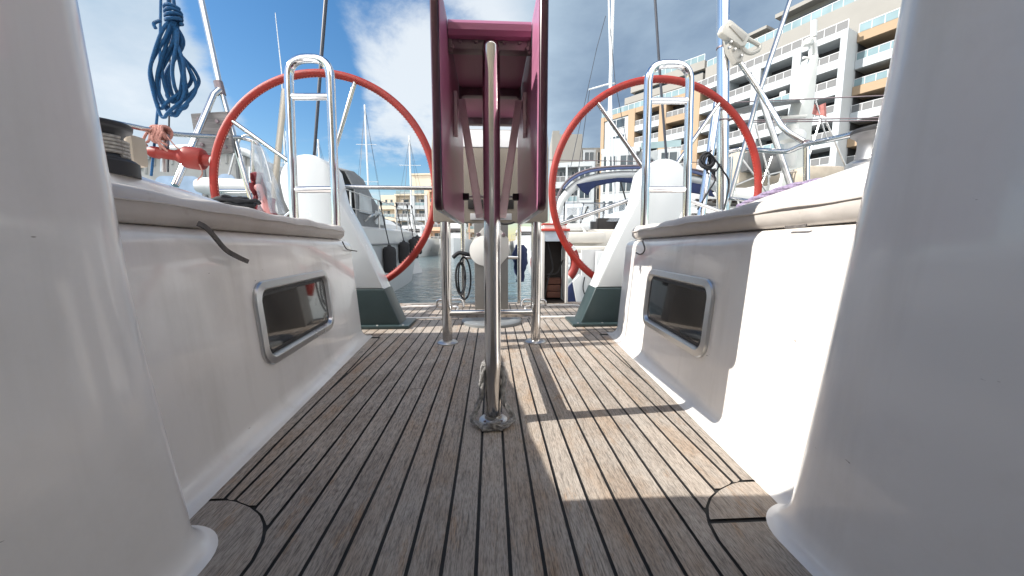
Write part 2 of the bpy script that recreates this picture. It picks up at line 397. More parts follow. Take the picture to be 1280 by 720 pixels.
# --- bulkheads beside the companionway
def fil(z, r=.12, a=.11): return a * (1 - math.sqrt(max(0, 1 - (1 - z / r) ** 2))) if z < r else 0
def bulkhead(s):
    tab = [(-.3, .8)]
    for px, py in (((235, 640), (203, 520), (170, 400), (150, 287), (122, 140), (95, 0)) if s < 0 else ((985, 640), (1013, 530), (1043, 400), (1069, 285), (1102, 140), (1130, 0))):
        r_ = ray(px, py); tab.append((1 + r_.z / r_.y * 1.2, abs(r_.x) / r_.y))
    (za, ra), (zb, rb) = tab[-2], tab[-1]; tab.append((3.0, rb + (rb - ra) / (zb - za) * (3.0 - zb)))
    tab[0] = (-.3, tab[1][1] - .03)
    lev = [0, .004, .012, .025, .045, .07, .095, .12, .3, .6, .9, 1.2, 1.5, 1.8, 2.1, 2.4]
    rings = []
    for z in lev:
        o = fil(z, .085, .055); ya = 1.262 - .065 * z - .42 * max(0, z - 1.72); r = .17; tgt = interp(tab, z)
        lo_, hi_ = .5, 1.8
        for _ in range(40):            # wall position that gives the corner its outward lean
            xi = (lo_ + hi_) / 2
            q = min((xi + r - r * math.cos(a * .0157)) / (ya - r + r * math.sin(a * .0157)) for a in range(101))
            if q > tgt: hi_ = xi
            else: lo_ = xi
        xi -= o; ya += o * .7; r += .3 * o
        p = [(xi, -1.2), (xi, -.2), (xi, .6), (xi, ya - r - .15)]
        for i in range(11):
            a = math.radians(90 * i / 10); p.append((xi + r - r * math.cos(a), ya - r + r * math.sin(a)))
        p += [(xi + r + .25, ya), (3.3, ya)]
        rings.append([V(s * x * u, y * u, z * u) for x, y in p])
    bm = B(); loft(bm, rings)
    # top and outer closure
    top = rings[-1]; vs = [bm.verts.new(p) for p in top] + [bm.verts.new((s * 3.3 * u, -1.2 * u, 2.4 * u))]
    bm.faces.new(vs)
    bmesh.ops.remove_doubles(bm, verts=bm.verts[:], dist=1e-5)
    bmesh.ops.recalc_face_normals(bm, faces=bm.faces[:])
    o = obj('cabin_bulkhead', bm, gelb, origin=(s * 1.6 * u, 0, 0), ang=60)
    return o
tag(bulkhead(-1), 'glossy warm grey white moulded bulkhead filling the left edge beside the shaded bench', 'bulkhead', 'cabin bulkheads either side of the companionway')
tag(bulkhead(1), 'cool grey shaded moulded bulkhead filling the right edge beside the sunlit bench', 'bulkhead', 'cabin bulkheads either side of the companionway')
m, N, L, b = nt('pale_canvas'); palecv = m
b.inputs['Base Color'].default_value = (.74, .71, .66, 1); b.inputs['Roughness'].default_value = .9
tl = N.new('ShaderNodeBsdfTranslucent'); tl.inputs[0].default_value = (.8, .76, .68, 1); ms_ = N.new('ShaderNodeMixShader'); ms_.inputs[0].default_value = .45
L.new(b.outputs[0], ms_.inputs[1]); L.new(tl.outputs[0], ms_.inputs[2]); L.new(ms_.outputs[0], N['Material Output'].inputs[0])
# unseen sprayhood over the companionway, placed to block sun from bulkheads and near deck
bm = B(); rings = []
for y, k in ((-1.5, .93), (-.6, 1), (.3, 1), (.85, 1.0)):
    rg = []
    for i in range(25):
        a = math.pi * i / 24; ca, sa = math.cos(a), math.sin(a)
        x = -2.5 * math.copysign(abs(ca) ** .55, ca); z = 2.38 + 2.1 * k * abs(sa) ** .6
        rg.append(V(x * u, (y + (.03 if y > .8 else 0) - .02 * (z - 2.38)) * u, z * u))
    rings.append(rg)
loft(bm, rings); bmesh.ops.solidify(bm, geom=bm.faces[:], thickness=.006)
tag(obj('sprayhood', bm, palecv), 'unseen pale canvas sprayhood above the camera, blocking sun from the companionway and near deck', 'canopy')

# unseen cabin wall and sprayhood front, closing off light from behind the camera
bm = B(); box(bm, (0, -1.75 * u, 1.1 * u), (6.6 * u, .5 * u, 2.5 * u), None, .02)
vs = [bm.verts.new(p) for p in [q for q in rings[0]]]; bm.faces.new(vs)
tag(obj('companionway', bm, mat('cabin_lining', (.66, .61, .55), .6, var=.1)), 'unseen pale cabin wall behind the camera, closing off light from behind', 'companionway')
def rise(y): return .034 * max(0, min(1, (4.0 - y) / 2.7))
# --- benches
def face_x(y, z): return edge(y) + .085 * z / 1.05
def bench(s, label, wlabel):
    t = thing('cockpit_bench', label, 'bench', (s * 1.8 * u, 2.7 * u, 0), 'moulded cockpit benches')
    lev = [0, .005, .015, .03, .05, .075, .1, .3, .6, .85, .97, 1.0, 1.022, 1.036, 1.043, 1.045]
    rings = []
    for z in lev:
        o = fil(z, .1, .085); q = max(0, z - .97) / .075; ins = .075 * (1 - math.sqrt(max(0, 1 - q * q)))
        f = lambda y: face_x(y, z) - o + ins
        ye = 4.08 + o - ins + .02 * z; r = .09
        p = [(f(1.0 + i * (ye - r - 1.0) / 20), 1.0 + i * (ye - r - 1.0) / 20) for i in range(21)]
        xb = f(ye - r)
        for i in range(1, 9):
            a = math.radians(90 * i / 8); p.append((xb + r - r * math.cos(a), ye - r + r * math.sin(a)))
        p += [(1.9, ye), (2.6, ye)]
        rings.append([V(s * x * u, y * u, (z + rise(y) * max(0, z - .8) / .245) * u) for x, y in p])
    bm = B(); loft(bm, rings)
    vs = [bm.verts.new(p) for p in rings[-1]] + [bm.verts.new((s * 2.6 * u, 1.0 * u, (1.045 + rise(1.0)) * u))]; bm.faces.new(vs)
    bmesh.ops.remove_doubles(bm, verts=bm.verts[:], dist=1e-5); bmesh.ops.recalc_face_normals(bm, faces=bm.faces[:])
    obj('moulding', bm, gel, t, 55)
    # portlight in the bench face
    yc, zc, wl, hh = 2.66, .545, 1.12, .49
    O = V(s * face_x(yc, zc), yc, zc) * u
    e1 = V(s * .07, 1, 0).normalized(); e2 = V(s * .085 / 1.05, 0, 1).normalized(); nn = e1.cross(e2); nn = nn if nn.x * s < 0 else -nn
    e2 = (e2 - e1 * e2.dot(e1)).normalized()
    def ring(w, h, r, d): return [O + e1 * p[0] * u + e2 * p[1] * u + nn * d * u for p in rrect(w, h, r, 8)]
    bm = B()
    loft(bm, [ring(wl, hh, .11, -.02), ring(wl, hh, .11, .012), ring(wl - .012, hh - .012, .106, .02), ring(wl - .085, hh - .085, .075, .028), ring(wl - .1, hh - .1, .07, .024),
              ring(wl - .125, hh - .125, .06, -.0)], True)
    fr = obj('window_frame', bm, alu, t, 30)
    bm = B(); loft(bm, [ring(wl - .125, hh - .125, .06, 0.001), ring(wl - .15, hh - .15, .05, .006), ring(wl - .18, hh - .18, .045, .004)], True); obj('seal', bm, black, fr)
    bm = B(); rg = ring(wl - .17, hh - .17, .045, .0045); vs = [bm.verts.new(p) for p in rg]; bm.faces.new(vs); bmesh.ops.recalc_face_normals(bm, faces=bm.faces[:]); obj('pane', bm, glassd, fr)
    bm = B(); bolt(bm, O + e1 * .1 * u + e2 * (-hh / 2 + .03) * u + nn * .026 * u, nn, .0015, .001); obj('joint_screw', bm, steelr, fr)
    return t
bench(-1, 'white cockpit bench in shade with a smoked window, under the cushion with the hanging strap', '')
bench(1, 'white cockpit bench half in sunlight with a smoked window, right of the table', '')
# --- cushions
def cushion(s, label):
    t = thing('seat_cushion', label, 'cushion', (s * 1.7 * u, 2.7 * u, 1.05 * u), 'bench seat cushions')
    rings = []
    n = 40
    for i in range(n + 1):
        y = 1.0 + (4.02 - 1.0) * i / n
        tt = (y - 3.8) / .22; k = math.sqrt(max(.02, 1 - tt * tt)) if tt > 0 else 1
        xf = face_x(y, 1.05) - .005 + (.12 * (1 - k)); pz = .006 * math.sin(y * 7 + s) + .004 * math.sin(y * 17)
        zb, zt = 1.046 + rise(y), 1.172 + pz + rise(y) * 1.35; zm = (zb + zt) / 2; hh_ = (zt - zb) / 2 * (.6 + .4 * k)
        sec = []
        for j in range(9):
            a = math.radians(-90 + 180 * j / 8)
            sec.append((xf + .055 - .055 * math.cos(a) * (1 + .08 * math.sin(y * 11)), zm + hh_ * math.sin(a)))
        sec = [(2.15, zm - hh_)] + sec + [(1.75, zm + hh_ + .012), (2.0, zm + hh_ + .002), (2.15, zm + hh_ * .4)]
        rings.append([V(s * x * u, y * u, z * u) for x, z in sec])
    bm = B(); loft(bm, rings, True, True, True); obj('cover', bm, cush, t, 60)
    bm = B(); pts = [V(s * (face_x(1.02 + i * .0665, 1.05) - .012) * u, (1.02 + i * .0665) * u, (1.121 + rise(1.02 + i * .0665) * 1.15 + .003 * math.sin(i * .9)) * u) for i in range(43)]
    tube(bm, pts, .0022, 6); obj('piping', bm, cush, t)
    return t
cl = cushion(-1, 'long grey beige seat cushion in shade on the left bench, a dark strap hanging below')
cr = cushion(1, 'long grey beige seat cushion on the right bench, front half in bright sun')
# hanging strap under the left cushion, dark gap strip under the right
def ribbon(bm, pts, w, wd, th=.0015):
    R = []
    for i, p in enumerate(pts):
        p = Vector(p); a = Vector(wd)
        nn = Vector((.0, .3, 1)) * 0 + a.cross((Vector(pts[min(i + 1, len(pts) - 1)]) - Vector(pts[max(i - 1, 0)]))).normalized()
        R.append([p - a * w / 2 - nn * th, p + a * w / 2 - nn * th, p + a * w / 2 + nn * th, p - a * w / 2 + nn * th])
    loft(bm, R, True, True, True)
def onface(s, px, py, off=.012):         # a point just proud of the bench face on a sight line
    y = 2.0
    for _ in range(30):
        p = atu(px, py, y); z = p.z / u; x = face_x(y, min(z, 1.07)) - off
        y = y * x / max(1e-6, abs(p.x / u))
    return atu(px, py, y)
bm = B(); ribbon(bm, curve([onface(-1, 247, 279, .03), onface(-1, 258, 285, .05), onface(-1, 269, 297, .05), onface(-1, 282, 312, .045), onface(-1, 297, 321, .06), onface(-1, 310, 327, .05)], 6), .010, (0, .6, .8))
obj('strap', bm, strap_m, cl)
for pts in (((428, 302), (433, 311), (440, 313), (446, 314)), ):
    bm = B(); tube(bm, curve([onface(-1, *p, .02) for p in pts], 5), .0025, 6); obj('tie_cord', bm, strap_m, cl)
bm = B(); tube(bm, curve([onface(1, 803, 301, .02), onface(1, 806, 312, .025), onface(1, 801, 318, .03), onface(1, 795, 316, .03)], 5), .003, 6); obj('tie_cord', bm, strap_m, cr)
bm = B(); ribbon(bm, curve([onface(1, 1008, 281.5, .01), onface(1, 1000, 283, .012), onface(1, 982, 284, .01)], 5), .005, (0, .2, 1)); obj('strap', bm, strap_m, cr)  # dark strip standing for the shaded gap under the cushion, not a strap
# --- coamings
def ctop(y): return interp([(1.2, 1.58), (2.2, 1.47), (2.6, 1.42), (3.0, 1.375), (3.3, 1.33), (3.6, 1.27), (3.85, 1.18), (4.0, 1.06)], y)
def coaming(s, label):
    rings = []
    for i in range(36):
        y = 1.2 + (4.0 - 1.2) * i / 35; zt = ctop(y); xi = 2.06
        sec = [(xi, 1.0), (xi + .02, zt - .16), (xi + .05, zt - .06), (xi + .1, zt - .015), (xi + .18, zt), (xi + .4, zt + .01), (xi + .62, zt - .01), (xi + .74, zt - .06), (xi + .82, zt - .25), (xi + .9, min(zt - .3, 1.05)), (4.6, .95), (4.75, .6), (4.75, -.1)]
        rings.append([V(s * x * u, y * u, z * u) for x, z in sec])
    bm = B(); loft(bm, rings, False, True, True)
    return tag(obj('cockpit_coaming', bm, gel, ang=60), label, 'coaming', 'moulded coamings outboard of the seats')
coaming(-1, 'white coaming in shade behind the left cushion, carrying the dark winch')
coaming(1, 'brightly sunlit white coaming behind the right cushion, carrying the silver winch')
# side deck and aft corners outboard of the wheels
for s in (-1, 1):
    bm = B(); loft(bm, [[V(s * x * u, y * u, z * u) for x, z in ((2.75, .0), (2.8, .78), (2.95, .9), (4.5, .92), (4.7, .85), (4.7, -.1))] for y in (4.02, 4.6, 5.4, AFT)], False, True, True)
    tag(obj('side_deck', bm, gel), 'white raised side deck outboard of the ' + ('left' if s < 0 else 'right') + ' steering wheel', 'side deck', 'side decks outboard of the wheels')
# --- winches
def winch(c, k, label, dark):
    t = thing('winch', label, 'winch', c, 'sheet winches on the coamings')
    dm = mat('winch_drum_dark', (.06, .062, .066), .4, metal=.4, var=.1) if dark else mat('winch_drum_steel', (.20, .20, .205), .4, metal=.6, var=.1)
    bm = B(); lathe(bm, c, [(.062 * k, -.02), (.062 * k, .012), (.056 * k, .018), (.05 * k, .022)], 36); obj('base', bm, black if dark else steelr, t)
    bm = B(); lathe(bm, c, [(.046 * k, .02), (.042 * k, .03), (.039 * k, .055), (.040 * k, .075), (.046 * k, .083), (.055 * k, .088), (.056 * k, .092)], 36); obj('drum', bm, dm, t)
    bm = B(); lathe(bm, c, [(.056 * k, .0922), (.057 * k, .1), (.054 * k, .104), (.047 * k, .1045), (.047 * k, .1), (.04 * k, .1), (.038 * k, .108), (.02 * k, .112), (.02 * k, .104), (1e-7, .104)], 36); obj('self_tailer', bm, black, t)
    bm = B()
    for q in range(5 if dark else 4): tube(bm, [V(c.x + .0455 * k * math.cos(a * .209), c.y + .0455 * k * math.sin(a * .209), c.z + .027 + q * .0085 + a * .00028) for a in range(31)], .0043, 6)
    if dark: obj('rope_turns', bm, mat('winch_rope', (.36, .34, .31), .9, var=.3, nscale=120), t)
    else: bm.free()
    return t
winch(atu(126, 209, 2.35), 1.12, 'black topped winch with grey rope turns on the left coaming', True)
winch(atu(1091, 211, 2.35), .95, 'silver winch with a black rim on the right coaming by the grey bulkhead', False)
# beige housing behind the left winch
bm = B(); c = atu(171, 203, 2.75); box(bm, c + V(0, 0, .03), (.03, .05, .085), None, .013)
tag(obj('rope_bag', bm, beigecv), 'small beige bag right behind the black topped winch', 'bag')
# --- table
def zat(py, y): return atu(614, py, y).z / u
ZP, ZB, ZC = zat(52, 2.04), zat(37, 2.04), zat(52, 2.02)
T = thing('cockpit_table', 'mauve drop leaf cockpit table on steel legs in the middle of the teak floor', 'table', (0, 2.9 * u, 0))
bm = B(); tube(bm, [V(.005 * u, 2.04 * u, z * u) for z in (0.01, ZP - .03, ZP - .012, ZP)], [.045 * u, .045 * u, .04 * u, .025 * u], 28)
lg = obj('leg', bm, steel, T); bm = B(); lathe(bm, (.005 * u, 2.04 * u, 0), [(.08 * u, 0), (.08 * u, .012 * u), (.07 * u, .02 * u), (.05 * u, .024 * u), (.046 * u, .04 * u)], 32); obj('foot_flange', bm, steelr, lg)
for k in range(4):
    bm = B(); an = .785 + k * 1.571; bolt(bm, V((.005 + .065 * math.cos(an)) * u, (2.04 + .065 * math.sin(an)) * u, .021 * u), (0, 0, 1), .0035, .002); obj('bolt', bm, gunm, lg)
for s in (-1, 1):
    bm = B(); c = (s * .448 * u, 3.76 * u)
    tube(bm, [V(*c, 0.004), V(*c, 1.26 * u)], .05 * u, 24); lg = obj('leg', bm, steel, T); bm = B(); lathe(bm, (*c, 0), [(.105 * u, 0), (.105 * u, .01 * u), (.09 * u, .022 * u), (.055 * u, .026 * u)], 28); obj('foot_flange', bm, steelr, lg)
bm = B(); tube(bm, [V(-.42 * u, 3.76 * u, .3 * u), V(.42 * u, 3.76 * u, .3 * u)], .04 * u, 18); tube(bm, [V(0.005 * u, 2.06 * u, .3 * u), V(.005 * u, 3.74 * u, .3 * u)], .04 * u, 18); obj('stretcher', bm, steel, T)
def leaf_poly():
    pts = rrect(1.30 * u, (ZB + .03 - 1.155) * u, .05 * u, 7); return [(p[0] + 2.37 * u, p[1] + (1.155 + ZB + .03) / 2 * u) for p in pts]
for s in (-1, 1):
    bm = B(); prism(bm, leaf_poly(), 'x', s * .2105 * u, s * .2145 * u, .0005); lf = obj('table_leaf', bm, mauve, T, 30)
    bm = B(); pl = [(2.37 * u + (a - 2.37 * u) * 1.006, 1.65 * u + (b_ - 1.65 * u) * 1.006) for a, b_ in leaf_poly()]
    prism(bm, pl, 'x', s * .2148 * u, s * .252 * u, .004); obj('edging', bm, mauved, lf, 30)
bm = B(); pl = [(2.0, ZB + .02), (1.985, ZB), (1.985, ZB - .03), (2.0, ZB - .05), (2.03, ZB - .055), (2.05, ZB - .025), (3.5, ZB - .025), (3.52, ZB), (3.5, ZB + .02)]
prism(bm, [(a * u, b_ * u) for a, b_ in pl], 'x', -.206 * u, .206 * u); obj('tabletop', bm, mauve, T, 30)
for y, z in ((2.06, ZB - .065), (2.71, ZB - .055), (3.32, ZB - .055)):
    bm = B(); box(bm, (0, y * u, z * u), (.39 * u, .06 * u, .07 * u if y < 2.1 else .05 * u), None, .002)
    for s in (-1, 1): bolt(bm, V(s * .07 * u, (y - .031) * u, z * u), (0, -1, 0), .004, .003); bolt(bm, V(s * .15 * u, (y - .031) * u, z * u), (0, -1, 0), .004, .003)
    obj('cross_bar', bm, gunm, T)
    for s in (-1, 1):
        bm = B(); box(bm, (s * .2 * u, (y - .02) * u, (z + .01) * u), (.018 * u, .03 * u, .12 * u), None, .001); box(bm, (s * .187 * u, (y - .05) * u, (z + .045) * u), (.04 * u, .035 * u, .03 * u), None, .001); bolt(bm, V(s * .19 * u, (y - .037) * u, (z - .03) * u), (0, -1, 0), .005, .004); obj('hinge', bm, gunm, T)
for s in (-1, 1):
    a, b_ = V(s * .17, 2.36, zat(128, 2.36)) * u, V(s * .062, 2.075, 1.15) * u
    d = (b_ - a); R = Matrix((V(1, 0, 0), d.normalized().cross(V(1, 0, 0)).normalized(), d.normalized())).transposed()
    ex = (V(1, 0, 0) - d.normalized() * d.normalized().x).normalized(); ez = d.normalized(); ey = ez.cross(ex)
    R = Matrix((ex, ey, ez)).transposed()
    bm = B(); box(bm, (a + b_) / 2, (.042 * u, .05 * u, d.length), R, .002); st = obj('strut', bm, strutm, T)
    bm = B()
    for f in (.02, .70, .745): bolt(bm, a.lerp(b_, f) - ey * .026 * u + ex * .004, -ey if ey.y > 0 else ey, .0055, .004)
    obj('bolt', bm, gunm, st)
    bm = B(); prism(bm, [(2.28 * u, 1.87 * u), (2.40 * u, 1.87 * u), (2.42 * u, 1.82 * u), (2.30 * u, 1.62 * u), (2.27 * u, 1.64 * u)], 'x', s * .19 * u, s * .2095 * u, .001); obj('strut_bracket', bm, strutm, T)
bm = B(); tube(bm, [V(-.2 * u, 2.93 * u, 1.355 * u), V(.2 * u, 2.93 * u, 1.355 * u)], .004, 8); obj('tie_rod', bm, steelr, T)
for s in (-1, 1):
    bm = B(); box(bm, (s * .19 * u, 2.92 * u, 1.355 * u), (.05 * u, .04 * u, .05 * u), None, .002); obj('clip', bm, black, T)
# instrument pod on the far legs
bm = B(); pl = [(3.70, 1.215), (3.98, 1.215), (4.02, 1.26), (4.02, 2.02), (3.95, 2.1), (3.8, 2.1), (3.70, 1.9)]
prism(bm, [(a * u, b_ * u) for a, b_ in pl], 'x', -.555 * u, .555 * u, .004); pod = obj('instrument_pod', bm, pod_m, T, 30)
bm = B(); box(bm, (0, 3.745 * u, 2.0 * u), (1.05 * u, .01 * u, .2 * u), Matrix.Rotation(math.radians(-25.5), 3, 'X'), .003); obj('screen_cover', bm, podl, pod)
bm = B(); box(bm, (0, 3.694 * u, 1.262 * u), (.40 * u, .012 * u, .062 * u), None, .002); obj('label_plate', bm, podl, pod)
bm = B(); box(bm, (0, 3.694 * u, 1.38 * u), (.44 * u, .014 * u, .09 * u), None, .002); obj('slot', bm, darkint, pod)
bm = B(); box(bm, (-.05 * u, 3.6885 * u, 1.262 * u), (.16 * u, .004 * u, .036 * u), None, .0005); box(bm, (.09 * u, 3.6885 * u, 1.262 * u), (.08 * u, .004 * u, .036 * u), None, .0005); obj('plate_inset', bm, mat('plate_grey', (.3, .29, .29), .5), pod)
bm = B(); tube(bm, curve([V(.02, 3.69 * u, 1.22 * u), V(.05, 3.66 * u, 1.19 * u), V(.085, 3.68 * u, 1.2 * u), V(.1, 3.75 * u, 1.225 * u)], 6), .004, 6); obj('cable', bm, black, pod)
# grey rope round the foot of the near leg
bm = B(); pc = V(.005 * u, 2.04 * u, 0)
def hel(pts, st=.004): return dense(curve(pts, 10), st)
rr_ = .0066
pts = [pc + V(-.052 * u, .0, .33 * u), pc + V(-.062 * u, -.01 * u, .24 * u), pc + V(-.068 * u, -.012 * u, .15 * u), pc + V(-.1 * u, -.03 * u, .07 * u), pc + V(-.112 * u, -.05 * u, .03 * u), pc + V(-.06 * u, -.1 * u, .022 * u), pc + V(.0, -.118 * u, .03 * u), pc + V(.05 * u, -.125 * u, .02 * u)]
rope_mesh(bm, hel(pts), rr_)
pts = [pc + V(.05 * u, .02 * u, .31 * u), pc + V(.062 * u, -.005 * u, .24 * u), pc + V(.055 * u, -.02 * u, .15 * u), pc + V(.085 * u, -.03 * u, .08 * u), pc + V(.115 * u, -.04 * u, .035 * u), pc + V(.07 * u, -.1 * u, .024 * u), pc + V(.01 * u, -.115 * u, .022 * u), pc + V(-.06 * u, -.13 * u, .02 * u)]
rope_mesh(bm, hel(pts), rr_)
pts = [pc + V(-.052 * u, 0, .33 * u), pc + V(-.02 * u, .06 * u, .34 * u), pc + V(.03 * u, .055 * u, .325 * u), pc + V(.05 * u, .02 * u, .31 * u)]
rope_mesh(bm, hel(pts), rr_)
pts = [pc + V(-.03 * u, -.105 * u, .03 * u), pc + V(-.005 * u, -.13 * u, .045 * u), pc + V(.025 * u, -.11 * u, .05 * u), pc + V(.02 * u, -.09 * u, .02 * u)]
rope_mesh(bm, hel(pts), rr_)
tag(obj('rope', bm, ropegrey), 'grey braided rope knotted around the foot of the near table leg', 'rope')
# --- round plate and grey column on the aft deck
bm = B(); lathe(bm, (0, 4.78 * u, 0), [(.385 * u, 0), (.385 * u, .03 * u), (.365 * u, .045 * u), (.25 * u, .05 * u), (.24 * u, .043 * u), (1e-7, .045 * u)], 48)
tag(obj('deck_plate', bm, discm), 'round grey plate on the teak behind the table legs', 'deck plate')
G = thing('stern_column', 'dark grey square column standing on the aft deck behind the table, with a white octagonal plate', 'column', (0, 5.8 * u, 0))
bm = B(); box(bm, (0, 5.9 * u, .85 * u), (.51 * u, .35 * u, 1.7 * u), None, .004); obj('column_body', bm, greybox, G)
def oct_(r, k=.42): return [(r * math.cos(math.radians(22.5 + 45 * i)), r * math.sin(math.radians(22.5 + 45 * i))) for i in range(8)]
bm = B(); prism(bm, [(a * .98, b_ * 1.12 + .95 * u) for a, b_ in oct_(.29 * u)], 'y', 5.7 * u, 5.724 * u, .003); obj('octagonal_plate', bm, mat('plate_pale_grey', (.42, .41, .39), .5), G, 30)
bm = B(); lathe(bm, (-.1 * u, 5.7 * u, .9 * u), [(.2 * u, 0), (.225 * u, .03 * u), (.12 * u, .05 * u), (1e-7, .055 * u)], 36, arot((0, -1, 0))); obj('round_cap', bm, gunwhite, G)
for s in (-1, 1):
    bm = B(); bolt(bm, V(s * .19 * u, 5.699 * u, 1.14 * u), (0, -1, 0), .014, .012); obj('bolt', bm, gunm, G)
# --- wheels
def wheel(cpx, R, phase, label, s):
    C = cpx; t = thing('steering_wheel', label, 'steering wheel', C, 'red rimmed steering wheels')
    bm = B(); n = 128; tube(bm, [C + V(R * math.cos(2 * math.pi * i / n), 0, R * math.sin(2 * math.pi * i / n)) for i in range(n)], (.046 * u), 14, True); rim = obj('rim', bm, rimred, t)
    bm = B(); ri = R - .05 * u
    for i in range(220):                    # stitching along the inner side
        a = 2 * math.pi * i / 220; p = C + V(ri * math.cos(a), -.012 * u, ri * math.sin(a)); d = V(-math.sin(a + .5), -.2, math.cos(a + .5)); tube(bm, [p - d * .004, p + d * .004], .0011, 4)
    obj('stitching', bm, mat('stitch_thread', (.62, .25, .2), .8), rim)
    for k in range(5):
        a = math.radians(phase + 72 * k); d = V(math.cos(a), 0, math.sin(a)); bm = B()
        tube(bm, [C + V(0, -.06 * u, 0) + d * .09 * u, C + V(0, -.05 * u, 0) + d * .35 * u, C + d * (R - .02 * u)], .026 * u, 10); obj('spoke', bm, steel, t)
    bm = B(); lathe(bm, C + V(0, .05 * u, 0), [(.13 * u, 0), (.13 * u, .06 * u), (.09 * u, .1 * u), (.06 * u, .2 * u)], 24, arot((0, -1, 0))); obj('hub', bm, steel, t)
    return t
wheel(V(-.873, 2.1, .719), .574, 0, 'red leather rimmed steering wheel against blue sky, left of the table', -1)
wheel(V(.923, 2.1, .716), .588, 55, 'red leather rimmed steering wheel in front of the apartment block, right of the table', 1)
# --- pedestals
def pedestal(s, label):
    t = thing('wheel_pedestal', label, 'pedestal', (s * 1.7 * u, 4.65 * u, 0), 'steering pedestals')
    inner = [(1.085, 0), (1.175, .22), (1.275, .47), (1.45, .9), (1.6, 1.22), (1.74, 1.5)]
    top = []
    C_, r = (2.08, 1.70), .31
    for i in range(15):
        a = math.radians(190 - (190 - 8) * i / 14) if False else math.radians(150 - 160 * i / 14)
        top.append((C_[0] - r * math.cos(math.pi - a) * -1 * -1, C_[1] + r * math.sin(a)))
    top = [(C_[0] - r * math.cos(math.radians(28 + 152 * i / 14)), C_[1] + r * math.sin(math.radians(28 + 152 * i / 14))) for i in range(15)]
    outer = [(2.36, 1.5), (2.2, 1.1), (1.98, .6), (1.93, .47), (1.82, .2), (1.75, 0)]
    full = inner + top + outer
    hi = [p for p in full if p[1] >= .469]; lo = [p for p in full if p[1] <= .4701]
    def place(pl): return [(s * a * u, b_ * u) for a, b_ in pl]
    bm = B(); prism(bm, place(hi), 'y', 4.5 * u, 4.84 * u, .012); obj('column', bm, gelp, t, 35)
    li = [p for p in inner if p[1] <= .4701]; lo_ = [p for p in outer if p[1] <= .4701]
    bm = B(); prism(bm, place([(a - .006, b_ - (.002 if b_ > .46 else 0)) for a, b_ in li] + [(a + .006, b_ - (.002 if b_ > .46 else 0)) for a, b_ in lo_]), 'y', 4.492 * u, 4.85 * u, .006); obj('base', bm, teal, t, 35)
    bm = B(); box(bm, (s * 1.41 * u, 4.67 * u, .02 * u), (.86 * u, .50 * u, .04 * u), None, .006); obj('foot_flange', bm, teal, t)
    for k in range(3):
        bm = B(); bolt(bm, V(s * (1.05 + .3 * k) * u, 4.445 * u, .041 * u), (0, 0, 1), .006, .004); obj('bolt', bm, steelr, t)
    return t
pedestal(-1, 'white steering pedestal with a dark teal foot, left of the table in shade')
pedestal(1, 'white steering pedestal with a dark teal foot, right of the table before the motorboat')
# --- grab hoops
def hoop(L0, L1, R1, R0, ytop, bars, label):
    d = 3.97
    t = thing('grab_rail', label, 'grab rail', atu((L0[0] + R0[0]) / 2, 300, d), 'ladder shaped grab hoops')
    pts = [atu(*L0, d), atu(L1[0], ytop, d), atu(R1[0], ytop, d), atu(*R0, d)]
    bm = B(); tube(bm, fillet(pts, .075, 8), .042 * u, 16); obj('hoop', bm, chrome, t)
    for yb in bars:
        f = (yb - L1[1]) / (L0[1] - L1[1]); a = L1[0] + (L0[0] - L1[0]) * f; b_ = R1[0] + (R0[0] - R1[0]) * f
        bm = B(); tube(bm, [atu(a, yb, d), atu(b_, yb, d)], .034 * u, 12); obj('rung', bm, chrome, t)
hoop((369, 303), (360, 79), (412, 79), (421, 303), 73, (121, 237), 'stainless ladder shaped grab rail in front of the left wheel')
hoop((805, 303), (811, 83), (863, 83), (857, 303), 80, (126, 237), 'stainless ladder shaped grab rail in front of the right wheel')

# ================================================================== STERN FITTINGS
def pipe(name, pts, r, label, cat='rail', m=steel, fr=0, group=None, n=12):
    """pts: (px, py, depth in units)"""
    P = [atu(*p) for p in pts]
    if fr: P = fillet(P, fr, 7)
    bm = B(); tube(bm, P, r, n); return tag(obj(name, bm, m), label, cat, group)
t = thing('stern_rail', 'bent steel stern rail at the left quarter, carrying the grey board', 'rail', atu(240, 172, 5.4), 'stern rails')
bm = B(); tube(bm, fillet([atu(140, 153, 4.5), atu(215, 168, 5.2), atu(302, 172, 6.25), atu(322, 178, 6.35), atu(330, 215, 6.4), atu(329, 262, 6.42)], .09, 8), .030 * u, 12); obj('top_rail', bm, steel, t)
bm = B(); tube(bm, [atu(316, 176, 6.3), atu(314, 268, 6.3)], .026 * u, 10); obj('stanchion', bm, steel, t)
bm = B(); tube(bm, [atu(206, 166, 5.15), atu(204, 215, 5.15)], .03 * u, 10); obj('stanchion', bm, steelr, t)
bm = B(); tube(bm, [atu(268, 239, 6.2), atu(320, 239, 6.2)], .035 * u, 10); obj('lower_rail', bm, steel, t)
t = thing('backstay_strut', 'tall slanting steel strut with a clamped brace at left, crossing the grey board', 'strut', atu(318, 262, 6.2))
bm = B(); tube(bm, [atu(246, -25, 6.2), atu(275, 110, 6.2), atu(318, 262, 6.2)], .042 * u, 12); obj('main_tube', bm, steel, t)
bm = B(); tube(bm, [atu(274, 112, 6.14), atu(267, 118, 6.05), atu(219, 232, 5.3)], .042 * u, 12); obj('brace', bm, steel, t)
bm = B(); tube(bm, [atu(272.5, 102, 6.2), atu(277, 119, 6.2)], .06 * u, 12); obj('clamp', bm, gunm, t)
pipe('strut', [(356, 112, 6.3), (340, 262, 6.3)], .045 * u, 'pale beige slanting tube left of the left grab rail', 'strut', mat('pale_tube', (.55, .5, .42), .4, metal=.3))
